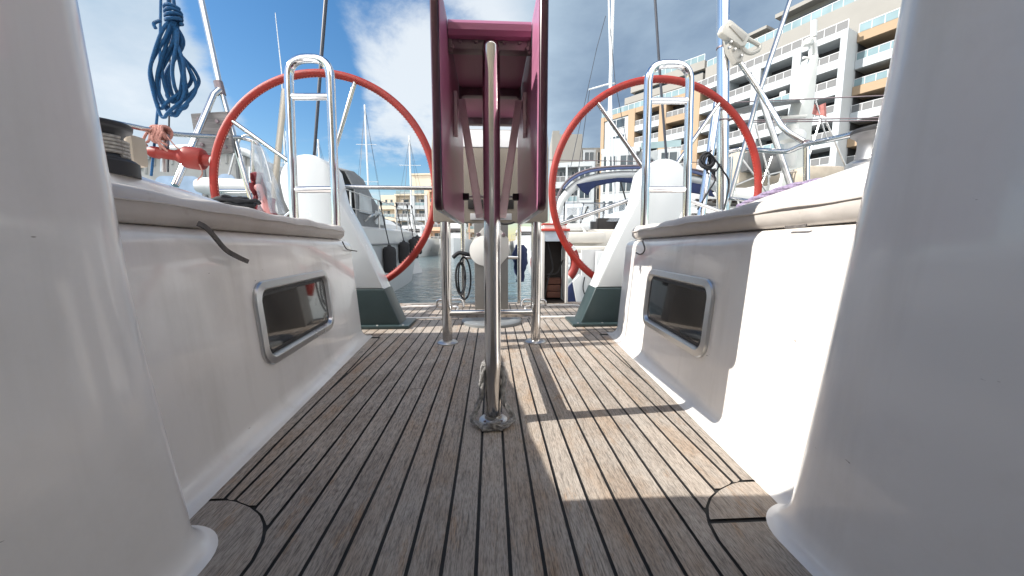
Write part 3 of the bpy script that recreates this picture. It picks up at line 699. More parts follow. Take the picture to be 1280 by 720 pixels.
# grey board on the rail
t = thing('outboard_board', 'weathered grey square board bolted on the left stern rail', 'board', atu(266, 192, 5.95))
q = [atu(238, 142, 5.95), atu(284, 139, 6.0), atu(291, 190, 6.0), atu(247, 194, 5.95)]
bm = B(); n_ = (q[1] - q[0]).cross(q[3] - q[0]).normalized(); n_ = n_ if n_.y > 0 else -n_
fa = [bm.verts.new(p) for p in q]; fb = [bm.verts.new(p + n_ * .03) for p in q]
bm.faces.new(fa); bm.faces.new(fb[::-1])
for i in range(4): bm.faces.new((fa[i], fb[i], fb[(i + 1) % 4], fa[(i + 1) % 4]))
bmesh.ops.recalc_face_normals(bm, faces=bm.faces[:]); bmesh.ops.bevel(bm, geom=bm.edges[:], offset=.003, segments=2, affect='EDGES')
obj('panel', bm, wood_g, t)
for p in ((272, 152), (253, 181), (282, 184), (249, 150)):
    bm = B(); bolt(bm, atu(*p, 5.94), -n_, .013, .012); obj('bolt', bm, gunm, t)
# red rescue light / throw buoy in its clip
t = thing('danbuoy', 'red plastic danbuoy head lying along the left stern rail below the pink rope', 'buoy', atu(222, 205, 5.0))
a, b_ = atu(184, 189, 4.95), atu(264, 201, 5.05); ax = (b_ - a); Ln = ax.length; R = arot(ax)
bm = B(); lathe(bm, a, [(.004, 0), (.018, .004), (.028, .02), (.030, .05), (.026, .055), (.026, Ln * .44), (.03, Ln * .46), (.042, Ln * .55), (.054, Ln * .6), (.056, Ln * .66), (.056, Ln * .84), (.05, Ln * .88), (.03, Ln * .9), (.026, Ln), (.001, Ln)], 20, R)
obj('float', bm, redplast, t)
bm = B(); lathe(bm, b_ - ax * .02, [(.02, 0), (.026, .01), (.022, .04), (.001, .05)], 14, R); obj('lamp', bm, gunwhite, t)
bm = B(); tube(bm, [a + ax * .3 + V(0, 0, .028), a + ax * .3 + V(0, .02, .1)], .008, 8); obj('clip', bm, gunm, t)
# pink lashing
bm = B(); c = atu(201, 166, 5.0)
for i in range(5):
    a0 = random.random() * 6
    tube(bm, [c + V((i - 2) * .014 + .004 * math.sin(j), .03 * math.sin(j * .52 + a0), .032 * math.cos(j * .52 + a0)) for j in range(13)], .0075, 7)
for i in range(7):
    x = (i - 3) * .012; e = random.uniform(.05, .11)
    tube(bm, curve([c + V(x, -.03, .0), c + V(x + random.uniform(-.02, .02), -.04, -.045), c + V(x * 1.6 + random.uniform(-.02, .02), -.02, -e)], 5), .006, 6)
tube(bm, curve([c + V(.03, -.02, 0), c + V(.09, -.02, -.08), c + V(.17, -.02, -.13), c + V(.2, -.02, -.2), c + V(.17, -.02, -.24)], 6), .003, 6)
tag(obj('rope', bm, ropepink), 'faded pink rope lashed round the left stern rail above the red buoy', 'rope')
# hanging blue rope coil on its line
bm = B(); d = 3.3; r0 = .0052
def bl(px, py, o=0): return atu(px, py, d) + V(0, o, 0)
loops = [((197, 95), (214, 150), (238, 95)), ((195, 88), (208, 138), (232, 92)), ((200, 100), (222, 146), (241, 104)), ((203, 85), (217, 128), (228, 84)), ((194, 104), (212, 143), (233, 108)), ((206, 92), (222, 134), (236, 88)), ((199, 92), (206, 122), (226, 100))]
for i, (l, b2, r_) in enumerate(loops):
    o = (i - 3) * .009
    pts = [bl(216 + (i % 3) - 1, 28, o * .4), bl(209 + i * 2.0 + (2 if i % 2 else 0), 50, o), bl(l[0], l[1] - 6, o), bl(l[0] + 2, l[1] + 18, o), bl(b2[0] - 6, b2[1] - 6, o), bl(b2[0], b2[1], o), bl(b2[0] + 7, b2[1] - 8, o), bl(r_[0], r_[1] + 10, -o), bl(r_[0] - 2, r_[1] - 10, -o), bl(213 + i * 2.1, 54, -o * .5), bl(218 + (i % 3), 28, o * .4)]
    tube(bm, curve(pts, 7), r0, 8)
pc_ = bl(217, 22)
for i in range(4):
    z = (i - 1.5) * .0115
    tube(bm, [pc_ + V(.021 * math.cos(j * .45), .02 * math.sin(j * .45), z + .011 * j / 14 + .004 * math.sin(j * .5 + i)) for j in range(15)], r0, 8)
tube(bm, curve([pc_ + V(-.025, -.02, -.02), pc_ + V(-.04, -.03, -.035), pc_ + V(-.036, -.03, -.05)], 5), r0, 8)
for dx in (-.008, .008): tube(bm, curve([pc_ + V(dx, 0, 0), bl(213, -6) + V(dx, 0, 0), bl(211, -70) + V(dx * .4, 0, 0), bl(209, -220)], 6), r0, 8)
tag(obj('rope_coil', bm, ropeblue), 'blue rope hanging in a knotted coil against the cloud at upper left', 'rope')
pipe('line', [(204, -200, 5.0), (199, 118, 5.0), (189, 220, 5.0)], .006, 'thin blue line running down behind the blue rope coil to the left side', 'rope', ropeblue)
pipe('line', [(214, -200, 5.2), (212, 118, 5.2), (210, 215, 5.2)], .004, 'thin grey line beside the thin blue line at far left', 'rope', wirem)
pipe('backstay', [(412, -60, 6.3), (401, 80, 6.3), (388, 262, 6.3)], [.0125, .011, .0085], 'dark backstay wire seen through the left grab rail', 'stay', wirem)
pipe('backstay', [(815, -60, 6.3), (824, 80, 6.3), (838, 262, 6.3)], [.009, .0085, .008], 'dark backstay wire seen through the right grab rail', 'stay', wirem)
# clear bag with pink cloth by the left wheel
t = thing('cloth', 'crumpled pink cloth hanging beside the pale slanting tube at left', 'cloth', atu(330, 268, 5.7))
bm = B(); R_ = []
for j in range(14):
    f = j / 13; R_.append([atu(316 + 3 * f + (12 + 16 * f) * i / 14, 218 + 56 * f, 5.7) + V(0, .03 * math.sin(i * 1.1 + 2.2 * math.sin(j * .5)) + .015 * math.sin(i * 2.3 + j), .012 * math.sin(j * 1.3 + i * .7)) for i in range(15)])
loft(bm, R_); bmesh.ops.solidify(bm, geom=bm.faces[:], thickness=.006); obj('fold', bm, mat('rose_cloth', (.26, .055, .065), .9, var=.3, nscale=14, bump=.4, bscale=30), t)
bm = B(); tube(bm, curve([atu(321, 232, 5.6), atu(327, 240, 5.6), atu(331, 254, 5.6), atu(339, 272, 5.6)], 8), [.018 + .006 * math.sin(k * .45) for k in range(25)], 10); obj('roll', bm, mat('pale_pink_cloth', (.58, .27, .26), .9, var=.2, nscale=20, bump=.4, bscale=30), t)
bm = B(); R_ = []
for j in range(10):
    f = j / 9; R_.append([atu(318 + 10 * f + 26 * (i / 8) * (.25 + f), 182 + 85 * f, 5.6) + V(0, .05 * math.sin(i * 1.7 + j * .5), 0) for i in range(9)])
loft(bm, R_); bmesh.ops.solidify(bm, geom=bm.faces[:], thickness=.002); tag(obj('clear_sheet', bm, vinyl), 'clear plastic sheet draped from the left stern rail over the pink cloth', 'plastic sheet')
# black rope heap
def coil(name, c, R1, R2, nn, r, m, label, flat=True, cat='rope'):
    bm = B()
    for i in range(nn):
        k = 1 + random.uniform(-.25, .1); a0 = random.random() * 6; o = V(random.uniform(-.02, .02), random.uniform(-.02, .02), i * r * (1.1 if flat else 0))
        pts = []
        for j in range(14):
            a = a0 + 2 * math.pi * j / 13
            pts.append(Vector(c) + o + (V(R1 * k * math.cos(a), R2 * k * math.sin(a), random.uniform(-.006, .01)) if flat else V(R1 * k * math.cos(a), .012 * math.sin(a * 2 + i), R2 * k * math.sin(a))))
        tube(bm, curve(pts, 4), r, 7)
    return tag(obj(name, bm, m), label, cat)
coil('rope_coil', atu(293, 262, 4.9), .09, .08, 7, .008, ropeblk, 'black rope heaped behind the left cushion beside the red wheel rim')
coil('rope_coil', atu(884, 201, 5.7), .034, .045, 6, .0065, ropeblk, 'black rope coil hung on the steel pole right of the right grab rail', False)
bm = B()
for pts in ([(880, 205), (894, 222), (885, 240), (872, 262)], [(888, 192), (905, 215), (911, 230), (905, 262)], [(890, 188), (878, 200), (893, 214), (900, 205)]):
    tube(bm, curve([atu(a, b_, 5.68) for a, b_ in pts], 6), .0055, 7)
tag(obj('rope_tail', bm, ropeblk), 'loose black rope tails trailing down the leaning pole at right', 'rope')
pipe('whip_antenna', [(356, 205, 15.5), (352, 90, 15.5), (344, 16, 15.5)], [.012, .009, .005], 'thin whip antenna standing in the blue sky above the left grab rail', 'antenna', gunwhite, n=6)
# right quarter: pole, rails, bracket
t = thing('wind_pole', 'thick shiny vertical pole rising out of the picture right of the right wheel', 'pole', atu(903, 290, 6.0))
bm = B(); tube(bm, [atu(904.5, -90, 6.0), atu(903, 300, 6.0)], .088 * u, 24); obj('tube', bm, chrome, t)
for y in (60, 139, 151):
    bm = B(); p = atu(904, y, 6.0); lathe(bm, p, [(.091 * u, -.006), (.098 * u, -.005), (.098 * u, .005), (.091 * u, .006)], 20); bolt(bm, p + V(.03, -.028, 0), (.7, -.7, 0), .008, .02); obj('hose_clip', bm, gunm, t)
pipe('strut', [(897, 128, 5.9), (874, 285, 5.75)], .06 * u, 'shiny slanting tube leaning on the thick pole at right', 'strut', chrome)
t = thing('stern_rail', 'bent steel stern rail at the right quarter with a post, running to the silver winch', 'rail', atu(960, 250, 5.6), 'stern rails')
bm = B(); tube(bm, fillet([atu(903, 275, 6.3), atu(902, 192, 6.3), atu(925, 186, 6.2), atu(985, 190, 5.4), atu(1004, 181, 5.2), atu(1040, 174, 4.75), atu(1078, 165, 4.4), atu(1090, 172, 4.3)], .06, 7), .036 * u, 12); obj('top_rail', bm, steel, t)
bm = B(); tube(bm, [atu(1008, 182, 5.2), atu(1008, 240, 5.2)], .04 * u, 12); obj('stanchion', bm, steel, t)
bm = B(); tube(bm, [atu(914, 196, 6.25), atu(909, 275, 6.25)], .032 * u, 12); obj('stanchion', bm, steel, t)
bm = B(); tube(bm, [atu(900, 246, 6.2), atu(950, 253, 5.6), atu(1004, 250, 5.3)], .028 * u, 10); obj('lower_rail', bm, steel, t)
bm = B(); c = atu(1007, 180, 5.2); lathe(bm, c, [(.05 * u, -.016), (.062 * u, -.01), (.062 * u, .012), (.04 * u, .02)], 14); obj('knuckle', bm, gunm, t)
pipe('strut', [(996, -25, 6.1), (948, 118, 6.1), (907, 268, 6.1)], .034 * u, 'long thin dark steel tube slanting across the apartment block to the right wheel', 'strut', steelr)
pipe('strut', [(950, 118, 6.0), (994, 250, 5.6)], .042 * u, 'short steel brace slanting down right of the right wheel rim', 'strut', steelr)
t = thing('davit', 'steel davit arm with an off white clamp head on the thick pole at right', 'davit', atu(960, 150, 5.6))
bm = B(); tube(bm, fillet([atu(922, 74, 5.85), atu(955, 122, 5.7), atu(980, 163, 5.35), atu(1004, 177, 5.2)], .08, 7), .038 * u, 12); obj('arm', bm, steel, t)
def plate(bm, pp, d0, th, bev=.004):
    """outline on a plane of constant depth, given thickness"""
    P = [atu(a, b_, d0) for a, b_ in pp]; prism(bm, [(p.x, p.z) for p in P], 'y', d0 * u, d0 * u + th, bev)
agp = mat('aged_plastic', (.50, .48, .43), .5, var=.08)
bm = B(); plate(bm, [(902, 37), (905, 30), (912, 24), (916, 26), (938, 44), (932, 57), (927, 58), (903, 41)], 5.72, .05, .006); hd = obj('clamp_head', bm, agp, t)
bm = B(); plate(bm, [(912, 32), (916, 30), (934, 45), (930, 51)], 5.7, .012, .002); obj('face_rib', bm, mat('aged_plastic_dark', (.36, .345, .31), .5), hd)
bm = B(); tube(bm, fillet([atu(934, 48, 5.78), atu(950, 57, 5.78), atu(949, 62, 5.78), atu(940, 67, 5.78), atu(934, 66, 5.78), atu(926, 58, 5.78)], .02, 5), .0125, 8); obj('loop_handle', bm, agp, hd)
bm = B(); plate(bm, [(909, 46), (922, 55), (931, 66), (928, 77), (921, 78), (912, 62)], 5.78, .05, .006); obj('jaw', bm, mat('aged_plastic_dark', (.42, .40, .36), .5), hd)
for p in ((913, 53), (918, 62), (926, 70), (911, 60)):
    bm = B(); bolt(bm, atu(*p, 5.76), (0, -1, 0), .009, .014); obj('bolt', bm, steelr, hd)
bm = B(); rope_mesh(bm, hel([V(2.2 * u, 3.3 * u, (ctop(3.3) + .0) * u), V(2.16 * u, 3.02 * u, (ctop(3.02) + .0) * u), V(2.22 * u, 2.78 * u, (ctop(2.78) + .022) * u), V(2.35 * u, 2.6 * u, (ctop(2.6) + .03) * u), V(2.42 * u, 2.4 * u, (ctop(2.4) + .025) * u)]), .009)
tag(obj('rope', bm, ropelav), 'pale lavender rope lying along the sunlit right coaming', 'rope')
# stern pushpit gate behind the table
t = thing('stern_gate', 'steel uprights of the stern gate behind the grey column', 'rail', (0, 6.36 * u, 0))
for px in (579, 649):
    bm = B(); p = atu(px, 340, 6.36); tube(bm, [V(p.x, p.y, 0), V(p.x, p.y, 1.7 * u)], .034 * u, 12); obj('upright', bm, steel, t)
bm = B(); tube(bm, [atu(579, 322, 6.36), atu(649, 322, 6.36)], .03 * u, 10); obj('cross_rail', bm, steel, t)
for a, b_ in ((546, 580), (682, 651)):
    bm = B(); P = [atu(a, 375, 6.0), atu(b_ - (1 if a < b_ else -1) * 2, 374, 6.0), atu(b_, 389, 5.95)]; P[2].z = 0; P.insert(0, V(P[0].x, P[0].y, 0))
    tube(bm, fillet(P, .025, 5), .02 * u, 10); obj('foot_loop', bm, steel, t)
coil('rope_coil', atu(577, 348, 6.2), .040, .135, 3, .006, ropeblk, 'black rope coil hanging long on the left upright of the stern gate', False)
bm = B(); tube(bm, curve([atu(566, 322, 6.2), atu(574, 316, 6.2), atu(584, 318, 6.2), atu(592, 319, 6.25)], 5), .014, 8); tag(obj('rope_wrap', bm, ropeblk), 'black rope wrap round the stern gate by the grey column', 'rope')
# navy bag on the right upright
bm = B(); R_ = []
for j in range(9):
    f = j / 8; w = .5 + .5 * math.sin(math.pi * min(1, f * 1.15) ** .7); c = atu(650, 306 + 46 * f, 6.5)
    R_.append([c + V(.055 * w * math.cos(a * .5236) + .008 * math.sin(j * 2 + a), .04 * w * math.sin(a * .5236), 0) for a in range(12)])
loft(bm, R_, True, True, True); tag(obj('bag', bm, navy), 'navy cloth bag hanging on the right upright of the stern gate', 'bag')
# cabinet with red rim on the stern
t = thing('stern_cabinet', 'white framed open cabinet with red rim and dark inside at the right of the table', 'cabinet', atu(694, 378, 6.3))
p0, p1 = atu(677, 300, 6.25), atu(711, 300, 6.25); xa, xb = p0.x, p1.x; zt = atu(694, 289, 6.25).z; y0 = 6.25 * u; dp = .16
bm = B(); box(bm, (xa + .011, y0 + dp / 2, zt / 2), (.022, dp, zt), None, .002); box(bm, (xb - .009, y0 + dp / 2, zt / 2), (.018, dp, zt), None, .002); obj('frame', bm, gunwhite, t)
bm = B(); box(bm, ((xa + xb) / 2, y0 + .012, zt - .035), (xb - xa - .042, .02, .07), None, .001); obj('lintel', bm, mat('pale_blue', (.5, .58, .66), .5), t)
bm = B(); box(bm, ((xa + xb) / 2, y0 + dp - .008, zt / 2), (xb - xa - .042, .012, zt - .01)); box(bm, ((xa + xb) / 2, y0 + dp / 2, .006), (xb - xa - .042, dp - .02, .01)); obj('back_panel', bm, darkint, t)
bm = B(); box(bm, ((xa + xb) / 2, y0 + dp / 2, zt + .009), (xb - xa + .012, dp + .02, .016), None, .003); obj('red_rim', bm, redtrim, t)
bm = B(); box(bm, ((xa + xb) / 2 + .0, y0 + dp / 2, zt + .031), (xb - xa - .03, dp - .03, .026), None, .002); lid = obj('lid', bm, gunwhite, t)
bm = B(); box(bm, ((xa + xb) / 2 + .0, y0 + dp / 2, zt + .05), (xb - xa - .02, dp - .02, .01), None, .002); obj('lid_rim', bm, redtrim, lid)
bm = B()
for i in range(3): box(bm, ((xa + xb) / 2 + .01, y0 + dp - .04, .05 + i * .05), (.1, .05, .044), None, .003)
obj('stacked_blocks', bm, mat('clay_block', (.12, .05, .035), .8), t)
bm = B(); tube(bm, curve([V(xa + .05, y0 + .06, zt - .08), V(xa + .09, y0 + .06, zt * .5), V(xa + .06, y0 + .06, zt * .35), V(xa + .03, y0 + .06, .02)], 6), .006, 6); tube(bm, curve([V(xb - .03, y0 + .05, zt * .6), V(xb - .07, y0 + .06, zt * .42), V(xb - .14, y0 + .06, zt * .4)], 6), .005, 6); obj('cable', bm, black, t)

# ================================================================== NEIGHBOURING BOATS
WZ = -1.67 * u
def hull(bm, x0, x1, y0, y1, zd, bow='far', tw=1.0, flare=.85, zb=None):
    """boat hull with transom at one end and bow at the other"""
    xc, hw = (x0 + x1) / 2, abs(x1 - x0) / 2; R_ = []
    for i in range(15):
        f = i / 14; y = y0 + (y1 - y0) * f; g_ = f if bow == 'far' else 1 - f
        w = hw * (tw if g_ < .35 else tw * math.sqrt(max(.0004, 1 - ((g_ - .35) / .655) ** 2)))
        zz = zd + (.18 * max(0, g_ - .3) ** 1.5) * (1.2)
        R_.append([V(xc + s * w * k, y, z) for s, k, z in ((-1, 1, zz), (-1, 1.0, zz - .1), (-1, .97, (zz + WZ) / 2), (-1, flare, WZ), (-1, flare * .7, WZ - .25), (1, flare * .7, WZ - .25), (1, flare, WZ), (1, .97, (zz + WZ) / 2), (1, 1.0, zz - .1), (1, 1, zz))])
    loft(bm, R_, True, True, True)
# motorboat moored astern on the right
M_ = thing('motorboat', 'white motorboat with arch and navy bimini moored astern, behind the right pedestal', 'motorboat', V(5.4 * u, 12 * u, WZ))
bm = B(); hull(bm, 2.1 * u, 9.5 * u, 12.4 * u, 34 * u, .25 * u, 'far'); obj('hull', bm, hullw, M_, 35)
bm = B(); plate(bm, [(727, 312), (752, 312), (752, 385), (727, 385)], 12.2, .05, .004); plate(bm, [(755, 318), (778, 318), (778, 385), (755, 385)], 12.25, .05, .004); box(bm, (6.3 * u, 12.34 * u, -.1 * u), (6.4 * u, .06, 1.7 * u), None, .01); obj('transom', bm, mat('transom_grey', (.46, .46, .46), .45, var=.06), M_)
bm = B(); plate(bm, [(746, 314), (768, 314), (764, 350), (744, 350)], 12.0, .06, .01); obj('locker_door', bm, hullw, M_)
bm = B(); P = [atu(708, 291, 13), atu(757, 305, 13)]; box(bm, ((P[0] + P[1]) / 2 + V(0, .2, .01)), (P[1].x - P[0].x, .5, .17), None, .06); box(bm, (P[0] + P[1]) / 2 + V(.05, -.03, -.16), (P[1].x - P[0].x - .02, .2, .1), None, .04); box(bm, (P[0] + P[1]) / 2 + V(.25, .5, .0), (1.6, .3, .3), None, .08); obj('seat', bm, seatv, M_)
bm = B(); box(bm, atu(775, 282, 15), (.9, .5, .22), None, .03); box(bm, atu(768, 298, 14.5), (.12, .12, .55), Matrix.Rotation(.2, 3, 'Y'), .01); obj('console', bm, darkint, M_)
bm = B(); P = [atu(*p, 14.2) for p in ((690, 305), (694, 275), (703, 250), (721, 231), (743, 222.5), (772, 219), (806, 219), (850, 222), (888, 230), (905, 250), (912, 300))]
tube(bm, curve(P, 6), .062, 14); obj('radar_arch', bm, hullw, M_)
bm = B()
for d0, dy in ((13.9, -5), (16.5, -4)):
    P = [atu(*p, d0) for p in ((694, 268 + dy), (700, 243 + dy), (716, 225 + dy), (745, 215 + dy), (800, 212 + dy), (850, 214 + dy), (890, 224 + dy), (904, 250 + dy))]; tube(bm, curve(P, 5), .014, 8)
bf = obj('bimini_frame', bm, gunm, M_)
bm = B(); R_ = []
for j, (d0, dy) in enumerate(((13.95, -3), (15, -6), (16.4, -4))):
    R_.append(curve([atu(*p, d0) for p in ((704, 240 + dy), (718, 226 + dy), (745, 216.5 + dy), (800, 213.5 + dy), (850, 215.5 + dy), (888, 225 + dy))], 4))
loft(bm, R_); bmesh.ops.solidify(bm, geom=bm.faces[:], thickness=.01); obj('bimini', bm, navy, M_)
bm = B(); plate(bm, [(721, 230), (743, 226), (772, 222), (806, 222), (850, 225), (886, 232), (894, 246), (862, 240), (815, 231), (772, 227), (747, 232), (739, 237), (735, 244), (727, 238)], 13.95, .04, .008); obj('furled_side_curtain', bm, navy, M_)
bm = B(); R_ = [[atu(697 + 14 * i, 277, 15.5 - .25 * i) for i in range(9)], [atu(703 + 13.4 * i, 254, 16 - .25 * i) for i in range(9)]]; loft(bm, R_); bmesh.ops.solidify(bm, geom=bm.faces[:], thickness=.008); ws = obj('windscreen', bm, vinyl, M_)
bm = B(); tube(bm, R_[1], .012, 8)
for i in (0, 2, 4, 6, 8): tube(bm, [R_[0][i], R_[1][i]], .01, 6)
obj('windscreen_frame', bm, steel, ws)
bm = B(); tube(bm, [atu(776, 228, 14.1), atu(784, 256, 14.1)], .012, 6); tube(bm, [atu(706, 252, 14.1), atu(704, 300, 14.1)], .01, 6); tube(bm, [atu(735, 258, 15), atu(725, 280, 15)], .012, 6); obj('support_tube', bm, black, M_)
bm = B(); P = [atu(694, 282, 13.5), atu(715, 268, 14.2), atu(735, 292, 13.2)]; R_ = [[P[0], P[1], P[2]], [p + V(0, .5, -.02) for p in P]]; loft(bm, R_); box(bm, atu(712, 285, 14.4), (.5, .6, .12), None, .05); obj('side_coaming', bm, hullw, M_)
# life ring
t = thing('life_ring', 'red life ring with white bands behind the white framed cabinet', 'life ring', atu(694, 328, 11))
C = atu(694, 328, 11); R1 = 25.5 / 470 * 11 * u; n = 48
bm = B(); tube(bm, [C + V(R1 * math.cos(2 * math.pi * i / n), 0, R1 * math.sin(2 * math.pi * i / n)) for i in range(n)], .058, 14, True); rg = obj('ring', bm, redplast, t)
for a0 in (32, 122, 212, 302):
    bm = B(); tube(bm, [C + V(R1 * math.cos(math.radians(a0 + i * 2.6)), 0, R1 * math.sin(math.radians(a0 + i * 2.6))) for i in range(6)], .06, 14); obj('band', bm, gunwhite, t)
# white boarding panel with navy edge
t = thing('boarding_panel', 'leaning white panel with a navy edge at the deck edge left of the right pedestal', 'panel', atu(728, 384, 9))
bm = B(); plate(bm, [(716, 352), (724, 343), (731, 345), (742, 386), (722, 386)], 8.6, .03, .004); obj('board', bm, hullw, t)
bm = B(); plate(bm, [(708, 362), (715.5, 353), (721.5, 386), (708, 386)], 8.62, .03, .004); obj('navy_edge', bm, navy, t)
bm = B(); tube(bm, curve([atu(731, 346, 8.55), atu(729, 362, 8.55), atu(737, 380, 8.55)], 5), .006, 6); obj('cord', bm, black, t)

# motor yacht beyond the right quarter
Y_ = thing('motor_yacht', 'large white motor yacht with a raked radar mast, before the apartment block at right', 'motor yacht', V(15 * u, 24 * u, WZ))
bm = B(); hull(bm, 9.6 * u, 24 * u, 19 * u, 52 * u, 2.1 * u, 'far'); obj('hull', bm, hullw, Y_, 35)
bm = B()
for (x0, x1, y0, y1, z0, z1) in ((10.6, 23, 20.5, 40, 2.1, 3.0), (11.6, 22, 22, 38, 3.0, 4.0), (16.6, 22, 23, 30, 4.0, 4.9)): box(bm, ((x0 + x1) / 2 * u, (y0 + y1) / 2 * u, (z0 + z1) / 2 * u), ((x1 - x0) * u, (y1 - y0) * u, (z1 - z0) * u), None, .12)
obj('superstructure', bm, hullw, Y_)
bm = B()
for z0, y0, xs in ((2.35, 20.4, (11, 16.5)), (3.3, 21.9, (12, 17))): box(bm, (sum(xs) / 2 * u, (y0 + .02) * u, (z0 + .12) * u), ((xs[1] - xs[0]) * u, .06 * u, .42 * u), None, .01)
obj('window', bm, glassd, Y_)
# raked mast
bm = B(); pl = [atu(p[0], p[1], 22) for p in ((970, 238), (1003, 238), (1018, 72), (1012, 72))]; prism(bm, [(p.x, p.z) for p in pl], 'y', 21.7 * u, 22.6 * u, .02); ms = obj('mast', bm, mat('mast_white', (.60, .61, .58), .4), Y_)
bm = B(); tube(bm, [atu(1013, 72, 22), atu(1013, 48, 22)], .04, 8); tube(bm, [atu(1020, 74, 22), atu(1017, 47, 22)], .05, 8); tube(bm, [atu(1017, 46, 22), atu(1017.5, 26, 22)], .065, 10); tube(bm, [atu(1004, 56, 22), atu(1018, 52, 22)], .03, 8); lathe(bm, atu(1010, 52, 22), [(.02, -.1), (.1, -.08), (.12, 0), (.06, .06), (.001, .07)], 14); tube(bm, [atu(1004, 72, 22), atu(1024, 74, 22)], .03, 8); obj('antenna', bm, gunwhite, ms)
bm = B(); lathe(bm, atu(990, 168, 20.5), [(.1, -.75), (.13, -.7), (.13, -.2), (.26, -.14), (.27, -.02), (.22, .06), (.12, .1), (.12, .2), (.001, .22)], 24); obj('radome', bm, gunwhite, ms)
bm = B(); box(bm, atu(988, 147, 20.5), (.62, .16, .07), Matrix.Rotation(-.3, 3, 'Z'), .03); obj('radar_scanner', bm, gunwhite, ms)
bm = B(); box(bm, atu(930, 212, 19.5), (.55, .5, .75), None, .12); box(bm, atu(955, 215, 20), (.5, .5, .6), None, .15); box(bm, atu(1020, 222, 18), (.9, .6, .4), None, .14); obj('seat_cover', bm, beigecv, Y_)
bm = B(); box(bm, atu(948, 203, 18.6), (.62, .22, .38), None, .02); lathe(bm, atu(965, 208, 18.4), [(.18, 0), (.2, .05), (.1, .1), (.02, .1)], 18, arot((0, -1, 0))); obj('searchlight', bm, mat('dark_housing', (.09, .09, .09), .5), Y_)
bm = B()
P = [(908, 236), (940, 223), (975, 215), (1015, 214), (1042, 226)]
tube(bm, [atu(*p, 18) for p in P], .018, 6)
for a, b_, c_, d_ in ((918, 232, 925, 262), (960, 218, 962, 255), (1000, 214, 998, 250), (944, 155, 962, 222), (1028, 142, 1000, 232), (1032, 150, 1060, 215), (990, 232, 1062, 212), (925, 195, 975, 262), (945, 250, 965, 196)): tube(bm, [atu(a, b_, 18), atu(c_, d_, 18)], .018, 6)
obj('guard_rail', bm, steelr, Y_)
bm = B(); R_ = [[atu(912, 138, 19), atu(950, 128, 19), atu(1000, 125, 19)], [atu(930, 141, 23), atu(962, 133, 23), atu(1000, 127, 23)]]; loft(bm, R_); bmesh.ops.solidify(bm, geom=bm.faces[:], thickness=.03); obj('awning', bm, canvasd, Y_)
t = thing('flag', 'small faded red flag on a stick in front of the white apartment wall', 'flag', atu(1030, 160, 16))
bm = B(); R_ = [[atu(1018 + 3.2 * i, 130 + 1.5 * math.sin(i), 16) + V(0, .03 * math.sin(i * 1.4), 0) for i in range(5)], [atu(1016 + 4.2 * i, 142 + 1.2 * i, 16) + V(0, .03 * math.sin(i * 1.4 + .6), 0) for i in range(5)]]; loft(bm, R_); bmesh.ops.solidify(bm, geom=bm.faces[:], thickness=.004); obj('cloth', bm, mat('flag_cloth', (.42, .16, .14), .85, var=.3, nscale=12), t)
bm = B(); tube(bm, [atu(1019, 124, 16), atu(1034, 176, 16)], .012, 6); obj('stick', bm, steelr, t)
for i, (a, b_, c_, d_) in enumerate(((918, 128, 1115, 119), (918, 151, 1115, 147), (918, 153, 1115, 150.5))):
    pipe('guard_wire', [(a, b_, 9), (c_, d_, 7.4)], .0055, ['upper grey guard wire stretched across the apartment block to the grey bulkhead', 'middle grey guard wire stretched across the apartment block below the flag', 'lower grey guard wire just under the middle one'][i], 'wire', gunm, 0, 'guard wires of the next boat')
pipe('guard_wire', [(686, 200, 9), (880, 203, 9)], .004, 'thin guard wire crossing the white houses behind the right wheel', 'wire', gunm)

# left: neighbouring yacht with canvas enclosure
L_ = thing('canvas_yacht', 'moored yacht with grey canvas cockpit enclosure behind the left wheel', 'yacht', V(-10 * u, 16 * u, WZ))
bm = B(); hull(bm, -15.5 * u, -8.0 * u, 15.4 * u, 42 * u, 1.75 * u, 'far'); obj('hull', bm, hullw, L_, 35)
bm = B(); R_ = []
for d0 in (15.6, 18, 21):
    k = 16 / 16
    R_.append([V(x * u, d0 * u, z * u) for x, z in ((-13.6, 1.75), (-13.4, 3.9), (-12.9, 4.4), (-11, 4.58), (-9.4, 4.45), (-8.75, 4.0), (-8.3, 1.75))])
loft(bm, R_, False, True, True); cv = obj('canvas_enclosure', bm, canvas, L_, 25)
bm = B(); tube(bm, curve([V(x * u, 15.5 * u, z * u) for x, z in ((-13.5, 3.9), (-12.9, 4.45), (-11, 4.65), (-9.4, 4.5), (-8.7, 4.0))], 5), .06, 10); obj('roof_edge', bm, hullw, cv)
for k in range(15):
    x = -13.2 + k * .335; bm = B(); zt_ = interp([(-13.4, 3.9), (-12.9, 4.4), (-11, 4.58), (-9.4, 4.45), (-8.75, 4.0)], x)
    tube(bm, [V(x * u, 15.57 * u, (zt_ - .42) * u), V((x + .02) * u, 15.57 * u, (zt_ - .1) * u)], .02, 6); obj('valance_fold', bm, canvas, cv)
for x in (-11.05, -10.72, -9.8):
    bm = B(); box(bm, V(x * u, 15.57 * u, 3.0 * u), (.04, .03, 2.4 * u), None, .008); obj('seam', bm, canvasd, cv)
for x0, x1, z0, z1 in ((-12.9, -11.2, 2.4, 3.6), (-10.6, -9.9, 2.3, 3.7), (-9.7, -8.9, 2.2, 3.7)):
    bm = B(); pl = rrect((x1 - x0) * u, (z1 - z0) * u, .12, 5); prism(bm, [(p[0] + (x0 + x1) / 2 * u, p[1] + (z0 + z1) / 2 * u) for p in pl], 'y', 15.56 * u, 15.59 * u); obj('window', bm, mat('canvas_window', (.34, .44, .58), .15, var=.2, nscale=3), cv)  # opaque panes, sky showing through put into their blue
